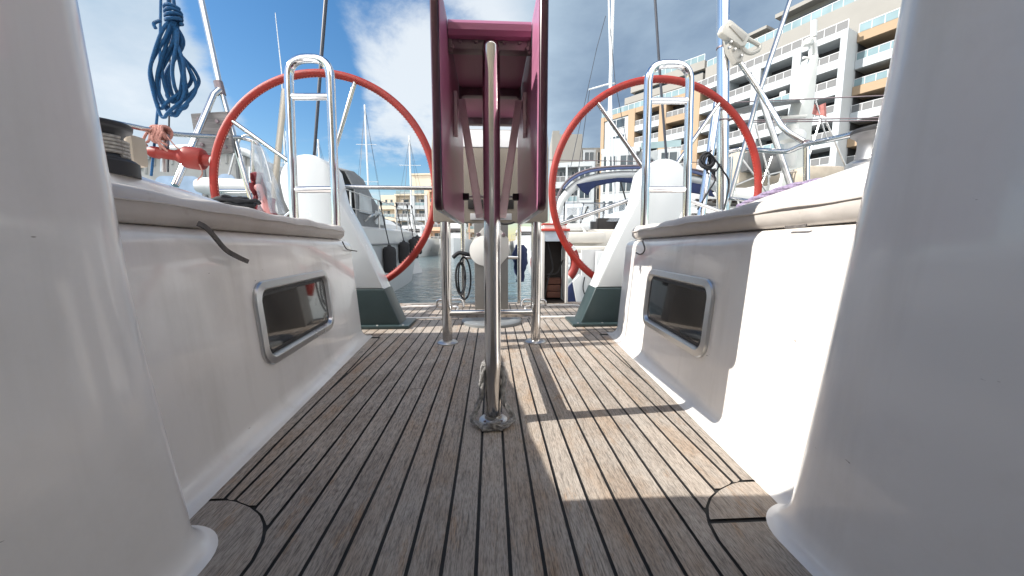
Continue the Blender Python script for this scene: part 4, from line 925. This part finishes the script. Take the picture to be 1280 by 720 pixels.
bm = B(); lathe(bm, atu(245, 232, 14.8), [(.02, 0), (.1, .03), (.13, .15), (.13, 1.0), (.1, 1.1), (.02, 1.14)], 16, arot((1, 0, -.04))); obj('rolled_dinghy', bm, mat('dinghy_white', (.6, .6, .6), .6), L_)
bm = B(); tube(bm, [V(-9.2 * u, 15.2 * u, 1.75 * u), V(-9.1 * u, 15.2 * u, 3.9 * u)], .03, 8); tube(bm, curve([V(-9.9 * u, 15.2 * u, 3.6 * u), V(-9.3 * u, 15.2 * u, 5.0 * u), V(-8.6 * u, 15.2 * u, 4.5 * u), V(-8.2 * u, 15.2 * u, 2.2 * u)], 6), .015, 8); obj('stern_tube', bm, steelr, L_)
# left: sailing yacht with black fenders along its side
S_ = thing('sailing_yacht', 'pale grey sailing yacht with black fenders hanging along its side, left of the table', 'sailing yacht', V(-6.5 * u, 15 * u, WZ))
def shull(y): return interp([(14, -5.25), (20, -5.2), (25, -5.3), (29, -5.7), (33, -6.4), (36, -7.1)], y)
bm = B(); R_ = []
for y in (14, 16, 18, 20, 22, 24, 26, 28, 30, 32, 34, 36):
    xs = shull(y); xo = -14.6 - xs if False else -2 * 7.15 - xs; zd = 1.62 + .012 * (y - 14)
    f = max(0, (y - 28) / 8)
    R_.append([V(x * u, y * u, z * u) for x, z in ((xs - .15, zd + .1), (xs, zd), (xs - .02, zd - .5), (xs - .05, .3), (xs - .28 - .4 * f, -1.67), (xs - 1, -2.3), (xo + 1, -2.3), (xo + .28 + .4 * f, -1.67), (xo, .3), (xo, zd), (xo + .15, zd + .1))])
loft(bm, R_, True, True, True); sh = obj('hull', bm, hullg, S_, 35)
bm = B(); tube(bm, [V((shull(y) + .03) * u, y * u, (.95 + .008 * (y - 14)) * u) for y in range(14, 36, 2)], .018, 6); obj('rubbing_strake', bm, canvasd, sh)
bm = B(); R_ = [[V(x * u, y * u, z * u) for x, z in ((-5.9, 1.6), (-6.0, 1.6 + h * .6), (-6.5, 1.6 + h), (-7.8, 1.6 + h), (-8.3, 1.6 + h * .6), (-8.4, 1.6))] for y, h in ((15.5, .3), (19, .9), (25, .9), (31, .25))]
loft(bm, R_, False, True, True); obj('coachroof', bm, hullw, S_)
bm = B(); R_ = []
for y, h in ((16.2, 2.5), (17.2, 2.65), (18.4, 2.5), (20.5, 1.1)): R_.append([V(x * u, y * u, z * u) for x, z in ((-5.55, 1.7), (-5.6, 1.7 + h * .62), (-5.95, 1.7 + h * .92), (-6.8, 1.7 + h), (-7.8, 1.7 + h * .92), (-8.1, 1.7))])
loft(bm, R_); bmesh.ops.solidify(bm, geom=bm.faces[:], thickness=.02); shd = obj('sprayhood', bm, canvasd, S_)
bm = B()
for y0, y1, z0, z1 in ((16.5, 18.2, 2.35, 3.15), (18.6, 20, 1.95, 2.6)): prism(bm, [(y0 * u, z0 * u), (y1 * u, z0 * u), (y1 * u - .05, z1 * u), (y0 * u + .03, z1 * u)], 'x', -5.56 * u, -5.53 * u)
obj('window', bm, mat('hood_window', (.42, .45, .47), .2, var=.2, nscale=3), shd)
bm = B()
tube(bm, [V((shull(y) - .12) * u, y * u, (3.0 + .012 * (y - 14)) * u) for y in range(14, 36, 2)], .01, 6); tube(bm, [V((shull(y) - .12) * u, y * u, (2.35 + .012 * (y - 14)) * u) for y in range(14, 36, 2)], .008, 6)
for y in (15, 18.5, 22, 25.5, 29, 32.5): tube(bm, [V((shull(y) - .12) * u, y * u, 1.65 * u), V((shull(y) - .12) * u, y * u, (3.02 + .012 * (y - 14)) * u)], .016, 6)
tube(bm, curve([V(-5.5 * u, 17 * u, 2.0 * u), V(-5.2 * u, 17.1 * u, 2.25 * u), V(-5.25 * u, 18.3 * u, 2.4 * u), V(-5.7 * u, 18.6 * u, 2.0 * u)], 6), .02, 8)
obj('guard_rail', bm, steelr, S_)
bm = B(); tube(bm, [V(-7.1 * u, 30 * u, 2.4 * u), V(-7.1 * u, 19.5 * u, 2.75 * u)], .07, 10); obj('furled_sail', bm, canvasd, S_)
f0 = None
lab = ['nearest black fender on the grey sailing yacht, lowest of the four', 'second nearest black fender on the grey sailing yacht', 'third black fender along the grey sailing yacht, overlapping the farthest', 'farthest black fender on the grey sailing yacht, beside the red wheel rim']
for i, y in enumerate((18.7, 21.9, 24.9, 27.6)):
    loc = V((shull(y) + .26) * u, y * u, (-.42 + .075 * (y - 18.7)) * u)
    if f0 is None:
        f0 = thing('fender', lab[0], 'fender', loc, 'black fenders on the sailing yacht')
        bm = B(); lathe(bm, loc, [(.03, 0), (.1, .012), (.128, .05), (.13, .12), (.132, .42), (.126, .49), (.1, .53), (.04, .55), (.03, .58), (.001, .585)], 20); obj('cover', bm, blacksoft, f0)
        bm = B(); top = V((shull(y) - .1) * u, y * u, 3.0 * u); tube(bm, [loc + V(0, 0, .58), loc + V(-.1, 0, 1.12), top], .011, 6); tube(bm, [top + V(0, -.03, .02), top + V(0.02, .03, -.03), top + V(.02, 0, -.06)], .02, 6); obj('lanyard', bm, ropeblk, f0)
    else: dup(f0, loc, lab[i])
# moored boats in the far row
def farboat(x, y, w, L, dk, mast, label, cab=.9, hm=None, lean=0):
    t = thing('moored_boat', label, 'boat', V(x, y, WZ), 'boats moored along the far quay')
    bm = B(); hull(bm, x - w / 2, x + w / 2, y, y + L, dk, 'near'); obj('hull', bm, hm or hullw, t, 35)
    bm = B(); box(bm, (x, y + L * .55, dk + cab / 2), (w * .62, L * .42, cab), None, .18); box(bm, (x, y + L * .72, dk + cab * .95), (w * .5, L * .2, cab * .6), None, .12); cb = obj('cabin', bm, hullw, t)
    bm = B(); box(bm, (x, y + L * .338, dk + cab * .62), (w * .5, .04, cab * .3), None, .01); box(bm, (x + w * .312, y + L * .55, dk + cab * .6), (.03, L * .3, cab * .28), None, .01); box(bm, (x - w * .312, y + L * .55, dk + cab * .6), (.03, L * .3, cab * .28), None, .01); obj('window', bm, glassd, cb)
    bm = B()
    for s in (-1, 1):
        P = [V(x + s * w * k, y + L * f, dk + .62) for k, f in ((.06, .01), (.3, .12), (.44, .3), (.47, .6))]; tube(bm, P, .014, 6)
        for p in P: tube(bm, [p, p - V(0, 0, .62)], .014, 6)
    obj('guard_rail', bm, steelr, t)
    if mast:
        ym = y + L * .42; bm = B(); tube(bm, [V(x, ym, dk), V(x + lean, ym, mast)], .085, 10)
        for f in (.45, .72): tube(bm, [V(x - w * .28, ym, dk + (mast - dk) * f), V(x + w * .28, ym, dk + (mast - dk) * f)], .025, 6)
        obj('mast', bm, mastm, t)
        bm = B(); tube(bm, [V(x, y + .1, dk + .1), V(x + lean, ym, mast - .2)], .018, 5); tube(bm, [V(x, y + L, dk + .1), V(x + lean, ym, mast)], .012, 5)
        for s in (-1, 1): tube(bm, [V(x + s * w * .45, ym, dk), V(x + s * w * .28, ym, dk + (mast - dk) * .45), V(x + lean, ym, mast - .3)], .012, 5)
        obj('rigging', bm, wirem, t)
        bm = B(); tube(bm, [V(x, ym + .1, dk + cab + .45), V(x, y + L * .9, dk + cab + .5)], .16, 8); obj('sail_cover', bm, canvas, t)
    return t
farboat(-11.6, 33.0, 3.4, 10, .6, 13.2, 'moored boat under the tallest mast left of the ochre building, behind the fenders')
farboat(-16.2, 33.5, 3.3, 10, .6, 10.2, 'moored boat whose mast stands second from the left grab rail')
farboat(-19.6, 35, 3.2, 9, .6, 11.2, 'moored boat whose mast shows inside the left grab rail')
farboat(-7.4, 31.5, 3.5, 11, .95, 10.2, 'white moored boat whose mast stands before the apartment house at left of the table', 1.1)
farboat(-3.4, 32.5, 3.3, 10, .8, 0, 'white motor cruiser moored at the far quay, left of the grey column', 1.4)
farboat(.2, 33.5, 3.0, 9, .6, 0, 'grey hulled boat moored at the far quay, behind the grey column', 1.0, hullg)
farboat(3.6, 33, 3.2, 10, .7, 0, 'white boat moored at the far quay, between the grey column and the cabinet', 1.2)
farboat(-10.6 - 4.6 + 3.3, 46 - 12.2 + 6, .1 + 2.4, 6, .5, 8.2, 'small moored boat with the shortest mast, deep behind the fenders') if False else None
# sailing boat with the tall white mast on the right
t = thing('mast_boat', 'sailing boat with a tall white mast and spreader behind the motorboat at right', 'sailing boat', V(5.0, 14, WZ))
bm = B(); hull(bm, 3.6, 6.6, 14.6, 24, .5, 'far'); obj('hull', bm, hullw, t, 35)
p0 = at(757.5, 300, 16.5); bm = B(); tube(bm, [V(p0.x, 16.5, .5), V(p0.x, 16.5, 15)], [.08, .065], 12)
tube(bm, [at(736, 112, 16.5), at(757, 106, 16.5), at(769, 104, 16.5)], .035, 8); obj('mast', bm, mat('mast_white_paint', (.74, .75, .75), .4), t)
bm = B(); tube(bm, [at(768, 290, 15.8), at(760, -40, 16.2)], .038, 8); obj('furled_jib', bm, mastm, t)
bm = B()
for a, b_ in (((712, 215), (746, 60)), ((746, 60), (757, 20)), ((716, 262), (737, 112)), ((800, 262), (769, 104)), ((769, 104), (757, -30))): tube(bm, [at(*a, 16.4), at(*b_, 16.5)], .014, 5)
obj('rigging', bm, wirem, t)
# ================================================================== SHORE
bm = B(); box(bm, (0, 1000, -3), (3000, 4000, .2)); water = struct(obj('water', bm, water_m)); bpy.data.objects.remove(water)
bm = B(); v = [bm.verts.new(p) for p in ((-1500, -600, WZ), (1500, -600, WZ), (1500, 2500, WZ), (-1500, 2500, WZ))]; bm.faces.new(v); water = struct(obj('water', bm, water_m, origin=(0, 0, WZ)))
bm = B(); prism(bm, [(-1500, 44), (9, 44), (16, 28), (40, 22), (1500, 22), (1500, 2400), (-1500, 2400)], 'z', WZ - .8, .25); struct(obj('quay', bm, quay_m, origin=(0, 44, .25)))
def facade(T, O, d, bays, floors, z0, fh, wm, depth=1.8, back=0, topz=None, band=None):
    """row of bays along direction d from O. bay = (t0, t1, kind, material)"""
    O = V(O[0], O[1], 0); d = V(d[0], d[1], 0).normalized(); nrm = V(d.y, -d.x, 0)
    if nrm.dot(-O) < 0: nrm = -nrm
    O = O - nrm * back
    rot = Matrix((d, nrm, V(0, 0, 1))).transposed()
    def blk(bm, t0, t1, n0, n1, za, zb, bev=0):
        c = O + d * ((t0 + t1) / 2) + nrm * ((n0 + n1) / 2) + V(0, 0, (za + zb) / 2); box(bm, c, (abs(t1 - t0), abs(n1 - n0), abs(zb - za)), rot, bev)
    ztop = z0 + fh * floors
    for t0, t1, kind, wmx in bays:
        if kind == 'pier':
            bm = B(); blk(bm, t0, t1, -depth, .25, .3, topz or ztop); obj('pier', bm, wmx, T); continue
        for f in range(floors):
            za = z0 + f * fh; zc = za + fh
            if kind == 'loggia':
                fm = wmx if not isinstance(wmx, tuple) else wmx[f % len(wmx)]
                bm = B(); blk(bm, t0 + .003, t1 - .003, -depth + .01, .2, za - .55, za); blk(bm, t0 + .004, t1 - .004, .0, .205, za, za + .42); bal = obj('balcony', bm, fm, T)
                bm = B(); blk(bm, t0 + .02, t1 - .02, .06, .11, za + 1.22, za + 1.29)
                n_ = max(2, int((t1 - t0) / .9))
                for i in range(n_ + 1):
                    tt = t0 + .05 + (t1 - t0 - .1) * i / n_; blk(bm, tt - .03, tt + .03, .06, .11, za + .42, za + 1.22)
                ra = obj('railing', bm, railm, bal)
                bm = B(); blk(bm, t0 + .02, t1 - .02, .078, .092, za + .47, za + 1.2); obj('infill', bm, meshm if random.random() < .8 else bglassb, ra)
                bm = B(); w = t1 - t0; c0 = t0 + w * random.uniform(.12, .3); blk(bm, c0, c0 + w * random.uniform(.4, .6), -depth + .0, -depth + .06, za + .02, za + 2.25); wi = obj('window', bm, bglass, T)
                if random.random() < .5:
                    bm = B(); c1 = c0 + w * random.uniform(0, .15); blk(bm, c1, c1 + w * random.uniform(.1, .22), -depth + .07, -depth + .1, za + .1, za + 2.2); obj('curtain', bm, random.choice((bcream, bgrey, railm)), wi)
                if random.random() < .45:
                    bm = B(); c1 = t0 + w * random.uniform(.15, .7); blk(bm, c1, c1 + .7, -.8, -.2, za + .003, za + random.choice((.75, 1.1, 1.9))); obj('furniture', bm, random.choice((bcream, bgrey, railm, bdark)), bal)
            elif kind == 'win':
                w = t1 - t0
                bm = B(); blk(bm, t0 + w * .14, t1 - w * .14, -.06, .02, za + .9, za + fh - .55); wi = obj('window', bm, bglass, T)
                bm = B(); tm = (t0 + t1) / 2
                for a_, b_ in ((t0 + w * .12, t0 + w * .15), (tm - .05, tm + .05), (t1 - w * .15, t1 - w * .12)): blk(bm, a_, b_, -.05, .06, za + .85, za + fh - .5)
                blk(bm, t0 + w * .1, t1 - w * .1, -.05, .1, za + .78, za + .86); obj('frame', bm, railm, wi)
        if kind == 'win':
            bm = B(); blk(bm, t0, t1, -.5, -.04, .3, ztop)
            w = t1 - t0; blk(bm, t0, t0 + w * .13, -.04, 0, .3, ztop); blk(bm, t1 - w * .13, t1, -.04, 0, .3, ztop)
            for f in range(floors + 1):
                za = z0 + f * fh; blk(bm, t0 + w * .13, t1 - w * .13, -.04, -.002, za - .5, za + .85 if f < floors else za)
            obj('wall', bm, wmx, T)
    return O, d, nrm, blk, ztop
A = thing('apartment_block', 'big white and ochre apartment block with stacked balconies at upper right', 'apartment block', V(38, 52, .25))
dA = (-.418, .908); OA = (40.64, 43.5); ZT = 24.69
OO, d_, n_, blk, zt = facade(A, OA, dA, [(0, .65, 'pier', bwhite), (.65, 4.62, 'loggia', bwhite), (4.62, 5.56, 'pier', bwhite), (5.56, 9.4, 'loggia', bwhite), (9.4, 10.55, 'pier', bwhite), (10.55, 13.93, 'loggia', bwhite), (13.93, 15, 'pier', bwhite), (15, 18.4, 'loggia', bwhite), (18.4, 19.7, 'pier', borange)], 8, .76, 2.92, bwhite, topz=ZT, depth=2.4)
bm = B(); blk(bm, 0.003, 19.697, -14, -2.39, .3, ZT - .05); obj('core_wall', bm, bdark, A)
bm = B(); blk(bm, 0.003, 19.697, -2.38, .19, 23.96, ZT - .003); obj('top_beam', bm, bwhite, A)
def terrace(blk, t0, t1, n0, z, g=False):
    bm = B(); blk(bm, t0, t1, n0, n0 + .05, z + .95, z + 1.03)
    n_ = int((t1 - t0) / 1.1)
    for i in range(n_ + 1): tt = t0 + (t1 - t0) * i / n_; blk(bm, tt - .03, tt + .03, n0, n0 + .05, z, z + .95)
    r = obj('terrace_rail', bm, railm, A); bm = B(); blk(bm, t0, t1, n0 + .015, n0 + .03, z + .08, z + .93); obj('infill', bm, bglassb if g else meshm, r)
terrace(blk, .1, 19.6, .05, ZT)
bm = B(); blk(bm, -9, 19.7, -14, -2.5, ZT, 28.6); obj('upper_wall', bm, bbeige, A)
terrace(blk, -8, 19.6, -2.7, 28.6, True)
bm = B(); blk(bm, 3, 9.5, -13, -5.0, 28.6, 31.6); blk(bm, 12, 18.5, -13, -5.2, 28.6, 31.2); obj('penthouse_wall', bm, bbeige, A)
bm = B(); blk(bm, 3.6, 8.9, -5.02, -4.9, 29, 30.9); obj('penthouse_window', bm, bglass, A)
bm = B(); blk(bm, 12.4, 18, -5.22, -5.1, 29, 30.6); obj('penthouse_window', bm, bglass, A)
bm = B(); blk(bm, 2.4, 10.2, -13.2, -3.6, 31.6, 32.1); blk(bm, 11.6, 19, -13.2, -4.2, 31.2, 31.6); obj('roof_slab', bm, bbeige, A)
OO, d_, n_, blk, zt = facade(A, OA, dA, [(-9, -.02, 'loggia', (borange, bwhite))], 8, .76, 2.92, bwhite, depth=2.6, back=2.2)
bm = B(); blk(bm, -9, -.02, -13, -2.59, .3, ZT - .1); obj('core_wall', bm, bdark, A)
bm = B(); blk(bm, -9, -.022, -2.6, .25, 23.6, ZT - .1); blk(bm, -5.2, -4.2, -2.5, .24, .3, 23.6); obj('ochre_beam', bm, borange, A)
terrace(blk, -9, -.1, .1, ZT - .1, True)
# ochre framed wing
dB = (-.612, .791); OB = (32.45, 61.6)
OO, d_, n_, blk, zt = facade(A, OB, dB, [(0, .4, 'pier', borange), (.4, 4.38, 'loggia', (bwhite, borange)), (4.38, 5.6, 'pier', borange), (5.6, 10.25, 'loggia', bwhite), (10.25, 11.6, 'pier', borange), (11.6, 16.9, 'win', bwhite), (16.9, 17.6, 'pier', borange)], 8, .76, 2.92, borange, topz=ZT, depth=2.2)
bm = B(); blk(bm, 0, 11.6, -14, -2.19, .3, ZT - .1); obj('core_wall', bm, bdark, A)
bm = B(); blk(bm, .003, 17.597, -2.0, .19, 23.9, ZT - .003); obj('top_beam', bm, borange, A)
terrace(blk, .1, 17.5, .05, ZT, True)
bm = B(); blk(bm, 0, 15, -14, -2.6, ZT, 26.2); blk(bm, 0, 14.6, -14, -3.0, 27.1, 28.3); blk(bm, 0, 13.6, -14, -3.4, 29.1, 30.4); obj('upper_wall', bm, bbeige, A)
bm = B(); blk(bm, .5, 14.2, -14, -3.8, 26.2, 27.1); blk(bm, .5, 13, -14, -4, 28.3, 29.1); obj('strip_window', bm, bglass, A)
terrace(blk, .1, 12.5, -3.6, 30.4, True)
# white houses in front, left of the ochre wing
W = thing('white_apartment_house', 'low white house with wide windows and terrace behind the motorboat arch', 'house', V(17, 60, .25))
OO, d_, n_, blk, zt = facade(W, (27, 54), (-.93, .36), [(0, 3, 'win', bwhite), (3, 6, 'loggia', bwhite), (6, 8.6, 'win', bwhite), (8.6, 11, 'win', bwhite)], 4, .8, 3.3, bwhite, depth=1.5)
bm = B(); blk(bm, 0, 11.1, -12, -1.49, .3, 14.2); blk(bm, 5.5, 11.1, -12, -.2, 14.0, 14.7); blk(bm, 7.5, 10.4, -9, -3, 14.7, 16.8); obj('core_wall', bm, bwhite, W)
bm = B(); blk(bm, 0, 5.4, 0, .05, 14.2, 15.1); obj('terrace_glass', bm, bglassb, W)
W2 = thing('white_corner_house', 'white corner house with recessed balconies next to the table, left of the white house', 'house', V(9, 66, .25))
OO, d_, n_, blk, zt = facade(W2, (16.3, 60), (-.95, .29), [(0, .4, 'pier', bwhite), (.4, 2.6, 'win', bwhite), (2.6, 4.2, 'loggia', bwhite), (4.2, 4.5, 'pier', bwhite), (4.5, 6.3, 'loggia', bwhite), (6.3, 6.9, 'pier', bwhite)], 4, .6, 3.1, bwhite, depth=1.6)
bm = B(); blk(bm, 0, 6.9, -12, -1.59, .3, 12.8); blk(bm, 0, 6.9, -12, .15, 12.6, 13.3); obj('core_wall', bm, bwhite, W2)
W3 = thing('tall_pale_house', 'taller pale grey house with a plain gable above the white corner house', 'house', V(14, 80, .25))
OO, d_, n_, blk, zt = facade(W3, (24, 78), (-1, .1), [(0, 2.6, 'win', bbeige), (2.6, 5.2, 'win', bwhite)], 5, 1.5, 3.6, bbeige)
bm = B(); blk(bm, 0, 11.5, -10, -.51, .3, 20); blk(bm, 5.4, 11.5, -.5, 0, .3, 22.6); blk(bm, 5.4, 11.5, -10, -.52, 20, 22.6); blk(bm, 10, 11.4, -3, -.3, 22.6, 23.4); obj('wall', bm, bbeige, W3)
# apartment houses at left, across the basin
D = thing('apartment_house', 'ochre and glass apartment house across the basin, seen through the left wheel', 'apartment house', V(-23, 100, .25))
OO, d_, n_, blk, zt = facade(D, (-31, 108), (1, -.14), [(0, 4.5, 'loggia', bcream), (4.5, 5, 'pier', bcream), (5, 9, 'loggia', bwhite), (9, 10.2, 'pier', bwhite), (10.2, 13, 'loggia', bwhite), (13, 13.8, 'pier', bgrey)], 4, 1.2, 3.1, bcream, depth=1.4)
bm = B(); blk(bm, 0, 13.8, -10, -1.39, .3, 14); blk(bm, 4.5, 13.8, -10, .1, 13.7, 14.1); obj('core_wall', bm, bcream, D)
bm = B(); blk(bm, 5, 9, .1, .16, 14.1, 15); blk(bm, 10.2, 13, .1, .16, 14.1, 15); obj('terrace_glass', bm, bglassb, D)
bm = B(); blk(bm, 8.5, 20, -10, -3, 14.1, 19.6); blk(bm, 8.3, 20.2, -10, -2.7, 19.6, 20); obj('upper_wall', bm, bcream, D)
OO, d_, n_, blk2, zt = facade(D, (-17.2, 106.1), (1, -.14), [(0, .5, 'pier', bpink), (.5, 3.5, 'loggia', bpink), (3.5, 6.5, 'win', bpink), (6.5, 9, 'win', bpink)], 4, 1.2, 3.4, bpink, depth=1.4)
bm = B(); blk2(bm, 0, 9, -10, -1.39, .3, 15.2); blk2(bm, 0, 9, -1.38, .2, 14.6, 15.2); obj('peach_wall', bm, bpink, D)
D2 = thing('peach_house', 'peach apartment house across the basin, hidden mostly by the table leaf', 'house', V(-6, 105, .25))
OO, d_, n_, blk, zt = facade(D2, (-12, 108), (1, 0), [(0, 3, 'win', bpink), (3, 6, 'win', bpink), (6, 9, 'loggia', bcream), (9, 12, 'win', bcream), (12, 15, 'win', bcream)], 3, 1.0, 3.2, bpink)
bm = B(); blk(bm, 0, 15, -10, -1.79, .3, 11); obj('core_wall', bm, bpink, D2)
D3 = thing('cream_house', 'low cream house left of the ochre and glass apartment house', 'house', V(-38, 112, .25))
OO, d_, n_, blk, zt = facade(D3, (-44, 112), (1, -.1), [(0, 3, 'win', bcream), (3, 6, 'win', bcream), (6, 9, 'win', bcream), (9, 12, 'win', bcream)], 3, 1.0, 3.0, bcream)
bm = B(); blk(bm, 0, 12, -10, -.51, .3, 10); blk(bm, 0, 12, -.5, .1, 10, 10.4); obj('core_wall', bm, bcream, D3)

# ================================================================== SKY AND SUN
SUN = V(-1, -.1, .78).normalized()
el = math.asin(SUN.z); azm = math.atan2(SUN.x, SUN.y)
w = bpy.data.worlds.new('World'); sc.world = w; w.use_nodes = True
N, L = w.node_tree.nodes, w.node_tree.links; bg = N['Background']
sky = N.new('ShaderNodeTexSky'); sky.sky_type = 'NISHITA'; sky.sun_disc = False; sky.sun_elevation = el; sky.sun_rotation = azm; sky.air_density = 1.15; sky.dust_density = .35; sky.ozone_density = 2.2
tc = N.new('ShaderNodeTexCoord')
def vmath(op, a, bv=None):
    n = N.new('ShaderNodeVectorMath'); n.operation = op
    L.new(a, n.inputs[0])
    if bv is not None:
        if isinstance(bv, Vector): n.inputs[1].default_value = bv
        else: L.new(bv, n.inputs[1])
    return n
def fmath(op, a, b_=None, clamp=False):
    n = N.new('ShaderNodeMath'); n.operation = op; n.use_clamp = clamp
    for i, x in enumerate((a, b_)):
        if x is None: continue
        if isinstance(x, (int, float)): n.inputs[i].default_value = x
        else: L.new(x, n.inputs[i])
    return n.outputs[0]
dirn = vmath('NORMALIZE', tc.outputs['Generated']).outputs[0]
sep = N.new('ShaderNodeSeparateXYZ'); L.new(dirn, sep.inputs[0])
zz = fmath('ADD', fmath('MAXIMUM', sep.outputs['Z'], 0), .25)
cx = N.new('ShaderNodeCombineXYZ'); L.new(fmath('DIVIDE', sep.outputs['X'], zz), cx.inputs[0]); L.new(fmath('DIVIDE', sep.outputs['Y'], zz), cx.inputs[1])
def wn(scale, det, rough, dist=0, loc=(0, 0, 0), vec=None):
    mp = N.new('ShaderNodeMapping'); mp.inputs['Location'].default_value = loc; L.new(vec or cx.outputs[0], mp.inputs[0])
    n = N.new('ShaderNodeTexNoise'); n.inputs['Scale'].default_value = scale; n.inputs['Detail'].default_value = det; n.inputs['Roughness'].default_value = rough; n.inputs['Distortion'].default_value = dist
    L.new(mp.outputs[0], n.inputs[0]); return n.outputs['Fac']
nA = wn(1.6, 10, .62, .25, (3.1, 1.7, 0)); nB = wn(5, 8, .6, .2, (7, 2, 0)); nC = wn(1.1, 6, .55, .3, (1, 9, 4))
def blob(px, py, r_in, r_out, wgt, c=None):
    c = c or ray(px, py).normalized(); dp_ = vmath('DOT_PRODUCT', dirn, c).outputs['Value']
    mr = N.new('ShaderNodeMapRange'); mr.interpolation_type = 'SMOOTHSTEP'; L.new(dp_, mr.inputs[0])
    mr.inputs['From Min'].default_value = math.cos(math.radians(r_out)); mr.inputs['From Max'].default_value = math.cos(math.radians(r_in)); mr.inputs['To Max'].default_value = wgt
    return mr.outputs[0]
cov = None
for bb in ((150, 60, 5, 15, .42), (40, 180, 6, 22, .25), (215, 120, 2, 9, .2), (235, 200, 2, 9, .18), (490, 70, 2, 9, .36), (540, 130, 3, 11, .36), (620, 40, 6, 16, .42), (760, 60, 8, 24, .6), (900, 0, 10, 26, .5), (1100, -100, 14, 40, .35), (430, 210, 2, 9, .16), (345, 70, 4, 10, -.5), (285, 40, 2, 7, -.25), (395, 130, 3, 7, -.3), (150, 230, 2, 7, -.15)):
    x = blob(*bb); cov = x if cov is None else fmath('ADD', cov, x)
cov = fmath('ADD', cov, blob(0, 0, 25, 62, .55, V(.1, -.75, .65).normalized()))  # unseen cloud added behind and above the camera as neutral fill
dens = fmath('ADD', fmath('ADD', fmath('MULTIPLY', fmath('SUBTRACT', nA, .5), 2.6), fmath('MULTIPLY', fmath('SUBTRACT', nB, .5), .5)), cov)
mr = N.new('ShaderNodeMapRange'); mr.interpolation_type = 'SMOOTHSTEP'; L.new(dens, mr.inputs[0]); mr.inputs['From Min'].default_value = .02; mr.inputs['From Max'].default_value = .62; mr.inputs['To Max'].default_value = .9
mask = mr.outputs[0]
dk = fmath('ADD', blob(900, 0, 12, 30, .8), fmath('ADD', blob(150, 40, 4, 26, .28), fmath('ADD', fmath('MULTIPLY', fmath('SUBTRACT', nC, .5), 1.0), fmath('MULTIPLY', fmath('SUBTRACT', nA, .55), .9))), True)
dk = fmath('MULTIPLY', dk, 1.0, True)
K = 2.55
cr_ = N.new('ShaderNodeValToRGB'); L.new(dk, cr_.inputs[0]); cr_.color_ramp.elements.new(.42)
for e_, c_ in zip(cr_.color_ramp.elements, ((.86, .92, .97, 1), (.52, .65, .77, 1), (.165, .245, .375, 1))): e_.color = c_
wm_ = N.new('ShaderNodeMixRGB'); L.new(blob(0, 0, 25, 60, 1.0, V(.1, -.75, .65).normalized()), wm_.inputs[0]); L.new(cr_.outputs[0], wm_.inputs[1]); wm_.inputs[2].default_value = (1, .965, .925, 1)  # warm white tint for the added fill cloud only
cl_ = N.new('ShaderNodeVectorMath'); cl_.operation = 'SCALE'; L.new(wm_.outputs[0], cl_.inputs[0]); L.new(fmath('ADD', fmath('MULTIPLY', blob(0, 0, 25, 62, 2.7, V(.1, -.75, .65).normalized()), K), K), cl_.inputs['Scale'])  # fill cloud boosted well above the visible clouds
mx = N.new('ShaderNodeMixRGB'); L.new(mask, mx.inputs[0]); hs = N.new('ShaderNodeHueSaturation'); hs.inputs['Saturation'].default_value = 1.3; hs.inputs['Value'].default_value = .38; L.new(sky.outputs[0], hs.inputs['Color']); L.new(hs.outputs[0], mx.inputs[1]); L.new(cl_.outputs[0], mx.inputs[2])
L.new(mx.outputs[0], bg.inputs['Color']); bg.inputs['Strength'].default_value = .12
sd = bpy.data.lights.new('sun', 'SUN'); so = bpy.data.objects.new('sun', sd); COL.objects.link(so)
sd.energy = 2.5; sd.angle = math.radians(.5); sd.color = (1, .95, .87)
so.rotation_euler = (-SUN).to_track_quat('-Z', 'Y').to_euler()
vs_ = sc.view_settings; vs_.view_transform = 'Standard'; vs_.look = 'None'; vs_.gamma = 1; vs_.use_curve_mapping = False; vs_.exposure = 1.74
sc.cycles.max_bounces = 8; sc.cycles.glossy_bounces = 4
